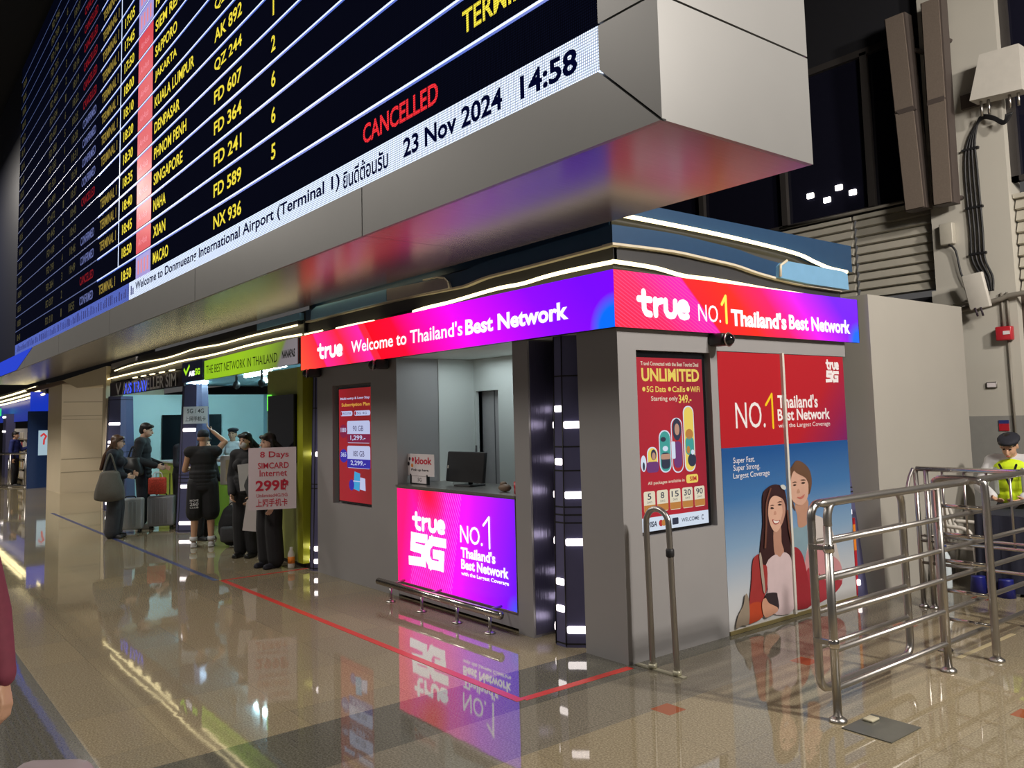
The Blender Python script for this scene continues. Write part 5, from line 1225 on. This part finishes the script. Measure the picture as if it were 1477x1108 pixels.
for x, l in ((-3.56, 'blue plastic stool at the floor under the navy table, left one'), (-3.32, 'blue plastic stool at the floor under the navy table, right one')):
    t = thing('footstool', l, 'stool', (x, 8.30, 0), 0, 'blue stools'); mb = MB(); mb.lathe((x, 8.28, 0), [(.075, 0), (.06, .15), (.062, .16)], 16); mb.build('body', 'bluebin', t)
t = thing('small_bottle', 'small white bottle with an orange label on the floor by the green pillar', 'bottle', (-9.66, 4.16, 0)); mb = MB(); mb.lathe((-9.66, 4.16, 0), [(.04, 0), (.042, .02), (.042, .17), (.02, .22), (.02, .25)], 14, 0); mb.lathe((-9.66, 4.16, .06), [(.0425, 0), (.0425, .08)], 14, 1); mb.build('body', ['plastic', 'orange'], t)

# ------------------------------------------------------------------ people
def fuse(mb, voxel, name, material, parent, smooth=3):
    """one continuous surface from overlapping forms"""
    me = bpy.data.meshes.new('f'); me.from_pydata([Vector(p) for p in mb.v], [], mb.f); me.update()
    o = bpy.data.objects.new('f', me); C.objects.link(o)
    md = o.modifiers.new('r', 'REMESH'); md.mode = 'VOXEL'; md.voxel_size = voxel
    if smooth:
        ms = o.modifiers.new('s', 'SMOOTH'); ms.iterations = smooth; ms.factor = .5
    dg = bpy.context.evaluated_depsgraph_get()
    m2 = bpy.data.meshes.new_from_object(o.evaluated_get(dg))
    bpy.data.objects.remove(o); bpy.data.meshes.remove(me)
    m2.name = name; m2.materials.clear(); m2.materials.append(M[material])
    m2.polygons.foreach_set('use_smooth', [True] * len(m2.polygons))
    r = bpy.data.objects.new(name, m2); C.objects.link(r); r.parent = parent
    return r

def person(label, loc, rz, H=1.70, fem=False, lean=0., twist=0., head=(0, 0), elL=None, wrL=None, elR=None, wrR=None,
           knL=None, anL=None, knR=None, anR=None, hipz=.92, skin='skin', top='clblack', sleeve=1., hem=.86, loose=.018,
           legs='clblack', legw=.025, legend=.06, skirt=False, shoes='black', hair='hairblack', hairlen=0., fat=1., curl=.5, glasses=False, mask=False, cap=None, group=None):
    s = H / 1.70
    t = thing('person', label, 'person', loc, rz, group)
    V = lambda *p: Vector(p) * s
    Rl = Matrix.Rotation(lean, 3, 'X') ; Rt = Matrix.Rotation(twist, 3, 'Z')
    pv = V(0, 0, hipz)
    def U(p): return pv + Rl @ (Rt @ (p - pv))
    dz = hipz - .92
    sw = .165 if fem else .185
    neckb = U(V(0, .015, 1.42 + dz)); hc0 = V(0, -.015, 1.585 + dz)
    Rh = Rl @ Rt @ Matrix.Rotation(head[1], 3, 'Z') @ Matrix.Rotation(head[0], 3, 'X')
    def HD(p):   # head-space point (metres from the head centre, before scaling)
        return neckb + Rh @ ((hc0 - V(0, .015, 1.42 + dz)) + Vector(p) * s)
    shL, shR = U(V(sw, .01, 1.385 + dz)), U(V(-sw, .01, 1.385 + dz))
    E = {}
    E['elL'] = V(*elL) if elL else U(V(sw + .05, .03, 1.11 + dz)); E['elR'] = V(*elR) if elR else U(V(-sw - .05, .03, 1.11 + dz))
    E['wrL'] = V(*wrL) if wrL else E['elL'] + V(.01, -.06, -.245); E['wrR'] = V(*wrR) if wrR else E['elR'] + V(-.01, -.06, -.245)
    hpL, hpR = V(.085, 0, hipz), V(-.085, 0, hipz)
    kL = V(*knL) if knL else V(.09, -.015, .49); kR = V(*knR) if knR else V(-.09, -.015, .49)
    aL = V(*anL) if anL else V(.095, .02, .085); aR = V(*anR) if anR else V(-.095, .02, .085)
    f = fat
    b = MB()
    R3 = Rl @ Rt
    # torso
    tors = [((0, .0, .94), (.150 * f, .105 * f, .10)), ((0, 0, 1.04), (.135 * f, .095 * f, .11)), ((0, 0, 1.15), (.132 * f, .092 * f, .11)), ((0, 0, 1.26), (.148 * f, .104, .12)), ((0, .01, 1.335), (.150, .095, .09))]
    for c, r in tors: b.ell(U(V(c[0], c[1], c[2] + dz)), [q * s for q in r], R3)
    if fem:
        for sx in (-1, 1): b.ell(U(V(sx * .065, -.085, 1.25 + dz)), (.058 * s, .05 * s, .058 * s), R3)
    b.cap(shL, shR, .056 * s, .056 * s)
    b.cap(neckb, HD((0, .02, -.06)), .054 * s * (.9 if fem else 1), .050 * s)
    b.cap(U(V(0, .02, 1.38 + dz)), neckb, .075 * s, .055 * s)
    # head with jaw, nose and ears
    b.ell(HD((0, .012, .025)), (.074 * s, .093 * s, .088 * s), Rh); b.ell(HD((0, -.02, -.03)), (.064 * s, .070 * s, .075 * s), Rh); b.ell(HD((0, -.042, -.082)), (.036 * s, .036 * s, .03 * s), Rh)
    b.cap(HD((0, -.088, .005)), HD((0, -.106, -.028)), .009 * s, .014 * s); b.ell(HD((0, -.086, -.062)), (.024 * s, .012 * s, .012 * s), Rh)
    for sx in (-1, 1): b.ell(HD((sx * .076, .012, -.01)), (.010 * s, .020 * s, .031 * s), Rh)
    # arms and hands
    for sx, sh, el, wr in ((1, shL, E['elL'], E['wrL']), (-1, shR, E['elR'], E['wrR'])):
        b.cap(sh, el, .049 * s * f, .039 * s); b.cap(el, wr, .039 * s, .027 * s)
        d = (wr - el).normalized()
        side = Vector((0, -1, 0)) if abs(d.y) < .8 else Vector((0, 0, 1))
        side = (side - d * side.dot(d)).normalized(); nrm = d.cross(side) * (1 if sx > 0 else -1)   # nrm: towards the palm
        pc = wr + d * .048 * s
        for q in (-.024, -.008, .008, .024): b.cap(wr + d * .008 * s + side * q * .7 * s, wr + d * .085 * s + side * q * s, .0135 * s, .0125 * s)
        for q, L in ((-.029, .064), (-.0095, .078), (.010, .082), (.029, .072)):
            k0 = wr + d * .088 * s + side * q * s
            k1 = k0 + (d * math.cos(curl * .7) + nrm * math.sin(curl * .7)) * L * .52 * s
            k2 = k1 + (d * math.cos(curl * 1.9) + nrm * math.sin(curl * 1.9)) * L * .48 * s
            b.cap(k0, k1, .0088 * s, .0080 * s, n=8); b.cap(k1, k2, .0080 * s, .0068 * s, n=8)
        th0 = wr + d * .028 * s + side * .026 * s; th1 = th0 + (d * .6 + side * .6 + nrm * .4).normalized() * .042 * s; th2 = th1 + (d * .85 + side * .15 + nrm * .5).normalized() * .03 * s
        b.cap(th0, th1, .0125 * s, .010 * s, n=8); b.cap(th1, th2, .010 * s, .008 * s, n=8)
    for hp, kn, an in ((hpL, kL, aL), (hpR, kR, aR)):
        b.cap(hp, kn, .084 * s * f, .055 * s); b.cap(kn, kn.lerp(an, .35), .053 * s, .056 * s); b.cap(kn.lerp(an, .3), an, .055 * s, .036 * s)
        ft = Vector((0, -1, 0)); b.cap(an + V(0, .015, -.045), an + V(0, -.14, -.055), .034 * s, .027 * s)
    body = fuse(b, .0075 * s, 'body', skin, t, 2)
    # clothes
    L = loose
    c = MB()
    for q, r in tors[1:]: c.ell(U(V(q[0], q[1], q[2] + dz)), [k * s + L for k in r], R3)
    if fem:
        for sx in (-1, 1): c.ell(U(V(sx * .065, -.085, 1.25 + dz)), [.058 * s + L] * 3, R3)
    for zz in [hem + (1.05 - hem) * k / 4 for k in range(5)]: c.ell(U(V(0, 0, zz + dz + .03)), (.152 * f * s + L, .112 * f * s + L, .07 * s), R3)
    c.cap(shL, shR, .058 * s + L, .058 * s + L); c.cap(U(V(0, .02, 1.36 + dz)), U(V(0, .02, 1.41 + dz)), .078 * s + L * .6, .064 * s + L * .4)
    for sh, el, wr in ((shL, E['elL'], E['wrL']), (shR, E['elR'], E['wrR'])):
        if sleeve >= .5:
            c.cap(sh, el, .050 * s * f + L, .043 * s + L)
            if sleeve > .6: c.cap(el, el.lerp(wr, .92), .042 * s + L, .033 * s + L * .8)
        elif sleeve > 0: c.cap(sh, sh.lerp(el, sleeve), .052 * s * f + L, .050 * s + L)
    topo = fuse(c, .011, 'top', top, t, 4)
    c = MB()
    c.ell(V(0, 0, hipz + .03), (.155 * f * s + L * .6, .112 * f * s + L * .6, .11 * s)); c.ell(V(0, .01, hipz - .05), (.160 * f * s + L * .5, .118 * f * s + L * .5, .10 * s))
    for hp, kn, an in ((hpL, kL, aL), (hpR, kR, aR)):
        if legend > .4:
            kk = kn.lerp(hp, (legend - .49) / .45) if legend > .49 else kn; c.cap(hp, kk, .088 * s * f + legw * .8, .066 * s + legw * 1.4)
        else:
            c.cap(hp, kn, .086 * s * f + legw * .5, .058 * s + legw); c.cap(kn, an + V(0, 0, .02), .058 * s + legw, .046 * s + legw * 1.15)
    fuse(c, .011, 'shorts' if legend > .4 else 'trousers', legs, t, 4)
    for an in (aL, aR):
        c = MB(); c.cap(an + V(0, .02, -.043), an + V(0, -.155, -.055), .042 * s, .034 * s, flat=((1, 0, 0), 1.05)); c.box(an.x - .042 * s, an.x + .042 * s, an.y - .18 * s, an.y + .06 * s, 0.002 + an.z - .085 * s, an.z - .066 * s)
        fuse(c, .009, 'shoe', shoes, t, 2)
    # hair
    if hair:
        c = MB()
        c.ell(HD((0, .022, .042)), (.084 * s, .098 * s, .086 * s), Rh); c.ell(HD((0, .05, .0)), (.078 * s, .068 * s, .085 * s), Rh)
        c.ell(HD((.03, -.055, .075)), (.05 * s, .04 * s, .03 * s), Rh); c.ell(HD((-.03, -.055, .075)), (.05 * s, .04 * s, .03 * s), Rh)
        if hairlen > 0:
            for sx in (-1, 0, 1):
                c.cap(HD((sx * .055, .045, .0)), HD((sx * .07, .160, -min(hairlen, .24))), .042 * s, .036 * s); c.cap(HD((sx * .07, .160, -min(hairlen, .24))), HD((sx * .075, .195, -hairlen)), .036 * s, .026 * s)
            for sx in (-1, 1): c.cap(HD((sx * .074, .02, .02)), HD((sx * .085, .02, -min(hairlen, .28))), .026 * s, .022 * s)
        fuse(c, .010, 'hair', hair, t, 3)
    for sx in (-1, 1):
        c = MB(); c.ell(HD((sx * .030, -.079, .012)), (.012 * s, .008 * s, .0065 * s), Rh); c.build('eye', 'eye', t, True)
        c = MB(); c.cap(HD((sx * .016, -.087, .032)), HD((sx * .046, -.078, .034)), .004 * s, .003 * s, n=6); c.build('eyebrow', 'hairblack', t, True)
    if mask:
        c = MB(); c.ell(HD((0, -.052, -.05)), (.058 * s, .058 * s, .052 * s), Rh); c.build('face_mask', 'clwhite', t, True)
    else:
        c = MB(); c.ell(HD((0, -.094, -.063)), (.021 * s, .006 * s, .0075 * s), Rh); c.build('mouth', 'lips', t, True)
    if glasses:
        c = MB()
        for sx in (-1, 1): c.tube([HD((sx * .032 + .024 * math.cos(a), -.098, .010 + .020 * math.sin(a))) for a in [k * PI / 6 for k in range(12)]], .003, 6, closed=True); c.tube([HD((sx * .056, -.096, .012)), HD((sx * .078, .0, .012))], .003, 6)
        c.tube([HD((-.01, -.1, .012)), HD((.01, -.1, .012))], .003, 6); c.build('glasses', 'black', t, True)
    if cap:
        c = MB(); c.ell(HD((0, .015, .055)), (.088 * s, .104 * s, .078 * s), Rh)
        if cap == 'beret': c = MB(); c.ell(HD((.012, .01, .082)), (.108 * s, .120 * s, .042 * s), Rh); c.ell(HD((0, .012, .06)), (.087 * s, .103 * s, .03 * s), Rh)
        else: c.ell(HD((0, -.10, .04)), (.065 * s, .07 * s, .012 * s), Rh)
        fuse(c, .009, 'beret' if cap == 'beret' else 'cap', 'clnavy', t, 3)
    t['_s'] = s
    info = dict(t=t, U=U, HD=HD, V=V, shL=shL, shR=shR, **E)
    del t['_s']
    return info

def held(p, mb_or, name, material): return mb_or.build(name, material, p['t'], True)

# woman with long brown hair and a shoulder bag
pw = person('woman with long brown hair, glasses and a grey shoulder bag, standing leftmost', (-14.36, 3.25, 0), math.radians(150), 1.61, True, head=(.1, .1), elR=(-.22, .06, 1.08), wrR=(-.12, -.20, 1.02), elL=(.22, .02, 1.09), wrL=(.14, -.22, 1.05),
            top='clnavy', legs='clgrey', legw=.055, hair='hairbrown', hairlen=.46, glasses=True, skin='skinpale', shoes='leather', loose=.03)
def shoulder_bag(label, P, rz, w, h, d, strap_top, material, name='shoulder_bag'):
    t = thing(name, label, 'bag', P, rz)
    mb = MB(); n = 12
    prof = [(-.5, 0), (-.56, .12), (-.52, .4), (-.40, .75), (-.28, 1), (.28, 1), (.40, .75), (.52, .4), (.56, .12), (.5, 0), (.2, -.06), (-.2, -.06)]
    pts = closed_smooth([(a * w, 0, z * h) for a, z in prof], 3)
    N = len(pts); vs = []; fs = []
    for k, (sc, y) in enumerate(((.8, -.5), (1, -.28), (1.03, 0), (1, .28), (.8, .5))):
        for p in pts: vs.append(((p.x) * sc, y * d, (p.z - h * .45) * (sc * .5 + .5) + h * .45))
    for k in range(4):
        for i in range(N): fs.append((k * N + i, k * N + (i + 1) % N, (k + 1) * N + (i + 1) % N, (k + 1) * N + i))
    fs += [tuple(range(N))[::-1], tuple(range(4 * N, 5 * N))]
    mb.add(vs, fs, 0, True); mb.build('body', material, t, True)
    mb = MB(); mb.tube(smooth_path([(-.24 * w, 0, h * .95), (-.12 * w, .0, h + (strap_top - h) * .6), (0, 0, strap_top), (.12 * w, 0, h + (strap_top - h) * .6), (.24 * w, 0, h * .95)], 5), .014, 8); mb.build('strap', material, t, True)
    return t
shoulder_bag('slouchy grey canvas bag hanging from the long-haired woman\'s shoulder', (-14.13, 3.12, .62), math.radians(75), .38, .43, .20, .70, 'canvas')

# tall man
pt = person('tall man in a black jacket with a black bag, standing beside grey suitcases', (-15.30, 3.90, 0), math.radians(152), 1.80, False, head=(.22, .0), elL=(.24, .04, 1.10), wrL=(.20, -.26, .98), elR=(-.25, .05, 1.11), wrR=(-.16, -.24, 1.0), top='clblack', legs='clnavy', hair='hairblack', skin='skinpale', shoes='plastic', loose=.03, hem=.80)
shoulder_bag('black shoulder bag at the tall man\'s left hip', (-15.08, 3.68, .92), math.radians(60), .30, .30, .14, .48, 'leather')
def suitcase(label, x, y, rz, w, h, d, material, handle=.0, group='grey suitcases'):
    t = thing('suitcase', label, 'suitcase', (x, y, 0), rz, group)
    mb = MB(); mb.rbox(-w / 2, w / 2, -d / 2, d / 2, .055, h, .035); mb.build('shell', material, t, True)
    mb = MB()
    for k in range(5): mb.rbox(-w / 2 + .05 + k * (w - .1) / 5, -w / 2 + .05 + (k + .45) * (w - .1) / 5, -d / 2 - .008, d / 2 + .008, .10, h - .05, .006)
    mb.build('ribs', material, t, True)
    for sx in (-1, 1):
        for sy in (-1, 1):
            mb = MB(); mb.tube([(sx * (w / 2 - .05) - .014, sy * (d / 2 - .04), .028), (sx * (w / 2 - .05) + .014, sy * (d / 2 - .04), .028)], .027, 12); mb.box(sx * (w / 2 - .05) - .012, sx * (w / 2 - .05) + .012, sy * (d / 2 - .04) - .012, sy * (d / 2 - .04) + .012, .03, .065); mb.build('wheel', 'rubber', t, True)
    if handle:
        mb = MB(); mb.tube([(-.11, d / 2 - .03, h - .02), (-.11, d / 2 - .03, h + handle), (.11, d / 2 - .03, h + handle), (.11, d / 2 - .03, h - .02)], .009, 8); mb.build('pull_handle', 'steel', t, True)
    mb = MB(); mb.tube(smooth_path([(-.08, 0, h), (-.06, 0, h + .025), (.06, 0, h + .025), (.08, 0, h)], 4), .01, 8); mb.build('carry_handle', 'rubber', t, True)
    return t
suitcase('silver suitcase standing behind the long-haired woman', -14.85, 3.60, math.radians(65), .40, .56, .24, 'caselt')
suitcase('dark grey suitcase under the red patterned bag', -14.95, 4.12, math.radians(65), .42, .56, .26, 'case', .36)
t = thing('carrier_bag', 'red and white patterned bag resting on the dark grey suitcase', 'bag', (-14.88, 4.03, .59), math.radians(65)); mb = MB(); mb.rbox(-.14, .14, -.07, .07, .0, .28, .03); mb.build('body', 'redbag', t, True)
mb = MB(); mb.tube(smooth_path([(-.08, 0, .27), (-.05, 0, .36), (.05, 0, .36), (.08, 0, .27)], 4), .008, 6); mb.build('handles', 'paper', t, True)
# man leaning on the far counter
person('man in a dark jacket reaching out over the lime counter behind the suitcases', (-15.28, 4.55, 0), math.radians(110), 1.66, False, lean=.30, head=(.2, .2), elL=(.26, -.42, 1.18), wrL=(.22, -.66, 1.22), elR=(-.25, -.2, 1.08), wrR=(-.18, -.42, 1.02), top='clnavy', legs='clblack', loose=.03)
t = thing('paper_bag', 'white bag held out by the man in the dark jacket', 'bag', (-14.72, 4.62, .92), math.radians(80)); mb = MB(); mb.rbox(-.10, .10, -.04, .04, 0, .27, .02); mb.build('body', 'paper', t, True); mb = MB(); mb.tube([(-.05, 0, .26), (0, 0, .34), (.05, 0, .26)], .006, 6); mb.build('handles', 'paper', t, True)

# man in the cap seen from behind, one arm raised to his head
pc = person('man in a black cap, vest and shorts seen from behind, arm raised to his head', (-12.28, 3.95, 0), math.radians(-112), 1.66, False, fat=1.12, elR=(-.31, -.02, 1.52), wrR=(-.13, -.05, 1.68), elL=(.26, -.06, 1.12), wrL=(.14, -.28, 1.15), sleeve=0., top='clblack', legs='clblack', legend=.50, legw=.045, shoes='clwhite', hair=None, cap='cap', loose=.03, hem=.82,
            anL=(.12, .02, .085), anR=(-.12, .02, .085), knL=(.11, -.015, .49), knR=(-.11, -.015, .49))
mb = MB()
for t_, z0, z1 in (('MOVE', .66, .69), ('260', .60, .65), ('CLUB', .565, .59)): mb.txt(t_, .045, .16, z0, z1, 1, .178, 0, .02, flip=1)
mb.v = [(.205 - p[0], p[1], p[2]) for p in mb.v]
mb.build('printed_mark', 'clwhite', pc['t'], True)
mb = MB(); mb.txt('CAP', 0, 0, 0, 0, 1, 0) if False else None
for an in (.12, -.12):
    mb = MB(); mb.lathe((an, .02, .09), [(.052, 0), (.052, .06)], 14); mb.build('sock', 'clwhite', pc['t'], True)
# person between him and the counter
person('dark-haired person in black facing the counter, mostly hidden by the man in the cap', (-13.0, 4.2, 0), math.radians(120), 1.55, True, elL=(.25, -.05, 1.0), wrL=(.3, -.28, .98), hairlen=.2, skin='skinpale')
t = thing('paper_bundle', 'bundle of white paper bags held beside the man in the cap', 'bag', (-12.25, 4.33, .86), math.radians(60)); mb = MB(); mb.rbox(-.13, .13, -.05, .05, 0, .42, .012); mb.build('body', 'paper', t, True); mb = MB(); mb.box(-.05, .06, -.055, -.05, .05, .36); mb.build('printed_side', 'cream', t, True)
# backpack on the floor
t = thing('backpack', 'black backpack leaning on the floor beside the bare-legged man', 'backpack', (-12.0, 4.27, 0), math.radians(60))
mb = MB(); mb.ell((0, 0, .27), (.19, .14, .27)); mb.ell((0, .02, .42), (.15, .12, .17)); fuse(mb, .014, 'body', 'clblack', t, 3)
mb = MB(); mb.rbox(-.13, .13, -.19, -.09, .08, .30, .04); mb.build('front_pocket', 'clgrey', t, True)
for s_ in (-1, 1):
    mb = MB(); mb.tube(smooth_path([(s_ * .08, .12, .52), (s_ * .1, .2, .42), (s_ * .1, .2, .25), (s_ * .12, .12, .1)], 4), .016, 8); mb.build('strap', 'clblack', t, True)
mb = MB(); mb.tube([(-.04, 0, .585), (0, 0, .62), (.04, 0, .585)], .01, 6); mb.build('loop', 'clgrey', t, True)

# staff with the price sign, and her masked colleague
ps = person('dark-haired woman in black holding the white price sign, by the green pillar', (-9.92, 4.0, 0), math.radians(15), 1.62, True, head=(.1, -.15), elL=(.27, -.04, 1.06), wrL=(.29, -.17, .83), elR=(-.20, -.16, 1.04), wrR=(.05, -.27, .84), hairlen=.12, legw=.05, skin='skinpale', shoes='clnavy', loose=.03, hem=.8)
t = thing('price_sign', 'white sign with red price wording held up by the woman in black', 'sign', (-9.50, 3.87, .74))
sheet_on(t, (-9.50, 3.86, 1.095), .54, .72, 66, [('8 Days', -.14, .185, .225, .315, 0, .012), ('SIMCARD', -.165, .185, .115, .185, 0, .012), ('Internet', -.145, .165, .025, .10, 0, .008), ('299฿', -.19, .185, -.15, -.01, 0, .03), ('Unlimited4G/5G', -.18, .17, -.215, -.175, 0, .0), ('上网手机卡', -.185, .17, -.325, -.235, 0, .012)], ['inkred'])
person('woman in a white face mask and black suit holding blank papers', (-10.92, 4.08, 0), math.radians(40), 1.63, True, head=(.1, -.1), elL=(.24, -.03, 1.06), wrL=(.18, -.18, .84), elR=(-.22, .0, 1.07), wrR=(-.1, -.2, .86), hairlen=.1, mask=True, skin='skinpale', legw=.04, shoes='leather', loose=.028)
t = thing('paper_sheets', 'blank white papers hanging from the masked woman\'s hand', 'paper', (-10.62, 3.98, .42)); T = Matrix.Translation((-10.58, 4.07, .58)) @ Matrix.Rotation(math.radians(64), 4, 'Z') @ Matrix.Rotation(math.radians(8), 4, 'Y')
mb = MB(); mb.box(-.13, .13, -.004, .004, -.22, .17, T=T); mb.build('sheet', 'paper', t)
t = thing('document_folder', 'white folder held to the masked woman\'s chest', 'folder', (-10.78, 3.88, .9)); T = Matrix.Translation((-10.70, 3.97, 1.05)) @ Matrix.Rotation(math.radians(70), 4, 'Z') @ Matrix.Rotation(math.radians(-6), 4, 'Y')
mb = MB(); mb.box(-.07, .09, -.005, .005, -.17, .17, T=T); mb.build('cover', 'clwhite', t)
# staff behind the counter
person('staff member in a white shirt and black cap standing behind the green counter', (-15.65, 5.58, 0), math.radians(55), 1.66, False, top='clwhite', cap='beret', elL=(.26, -.06, 1.1), wrL=(.15, -.3, 1.1), elR=(-.26, -.06, 1.1), wrR=(-.15, -.3, 1.1), sleeve=.55)
person('staff member bending low behind the green counter, only dark hair showing', (-14.85, 5.75, 0), math.radians(50), 1.45, True, lean=.25, head=(.4, 0), top='clwhite', elL=(.25, -.25, 1.05), wrL=(.12, -.42, 1.15), elR=(-.25, -.25, 1.05), wrR=(-.12, -.42, 1.15), skin='skinpale')
# shopper far away
person('shopper in a blue top facing the distant snack shelf', (-29.8, 3.86, 0), math.radians(150), 1.66, False, top='clblue', legs='clblack', elL=(.24, -.1, 1.12), wrL=(.18, -.34, 1.2))
# seated guard
pg = person('guard in a yellow vest and navy beret seated behind the table, looking down', (-3.56, 9.27, 0), math.radians(8), 1.68, False, hipz=.72, head=(.45, .0), lean=.10, top='clwhite', hem=.80, sleeve=1., elL=(.30, -.10, .93), wrL=(.13, -.32, .84), elR=(-.30, -.10, .93), wrR=(-.13, -.32, .84),
            knL=(.13, -.42, .50), knR=(-.13, -.42, .50), anL=(.13, -.38, .085), anR=(-.13, -.38, .085), legs='clnavy', cap='beret', hair='hairblack', loose=.022)
mb = MB(); R_ = Matrix.Rotation(.10, 3, 'X'); Vg, Ug = pg['V'], pg['U']
for c, r in (((0, 0, .84), (.165, .125, .10)), ((0, 0, .96), (.160, .122, .11)), ((0, 0, 1.06), (.168, .128, .11)), ((0, .01, 1.13), (.165, .118, .08))): mb.ell(Ug(Vg(*c)), [q + .028 for q in r], R_)
for sx in (-1, 1): mb.cap(Ug(Vg(sx * .09, .01, 1.17)), Ug(Vg(sx * .15, .01, 1.185)), .075, .066)
v = fuse(mb, .011, 'hivis_vest', 'hivis', pg['t'], 3)
mb = MB(); mb.strokes([[(0, 1), (.5, .45), (.5, 0)], [(1, 1), (.5, .45)]], -.075, .075, .80, 1.17, 1, -.19, .022); mb.v = [tuple(Ug(Vector(p))) for p in mb.v]; mb.build('vest_zip', 'black', v, True)
for sx in (-1, 1):
    mb = MB(); mb.cap(Ug(Vector((sx * .12, -.168, 1.12))), Ug(Vector((sx * .12, -.178, .88))), .020, .020, flat=((0, 1, 0), .35)); mb.build('reflective_tape', 'vestdk', v, True)
# person at the left edge of the frame
person('person in a maroon top at the left frame edge, showing one arm', (-3.765, .22, 0), math.radians(52), 1.66, True, top='clmaroon', elR=None, elL=(.24, .02, 1.10), wrL=(.305, -.02, .87), sleeve=1., skin='skin', hairlen=.2, loose=.02)
t = thing('suitcase', 'pinkish grey suitcase top at the lower left frame corner', 'suitcase', (-3.32, .55, 0), math.radians(52)); mb = MB(); mb.rbox(-.14, .14, -.10, .10, .05, .60, .06, seg=4); mb.build('shell', 'pinkbag', t, True)
for sx in (-1, 1):
    for sy in (-1, 1):
        mb = MB(); mb.tube([(sx * .1 - .012, sy * .07, .026), (sx * .1 + .012, sy * .07, .026)], .026, 12); mb.build('wheel', 'rubber', t, True)
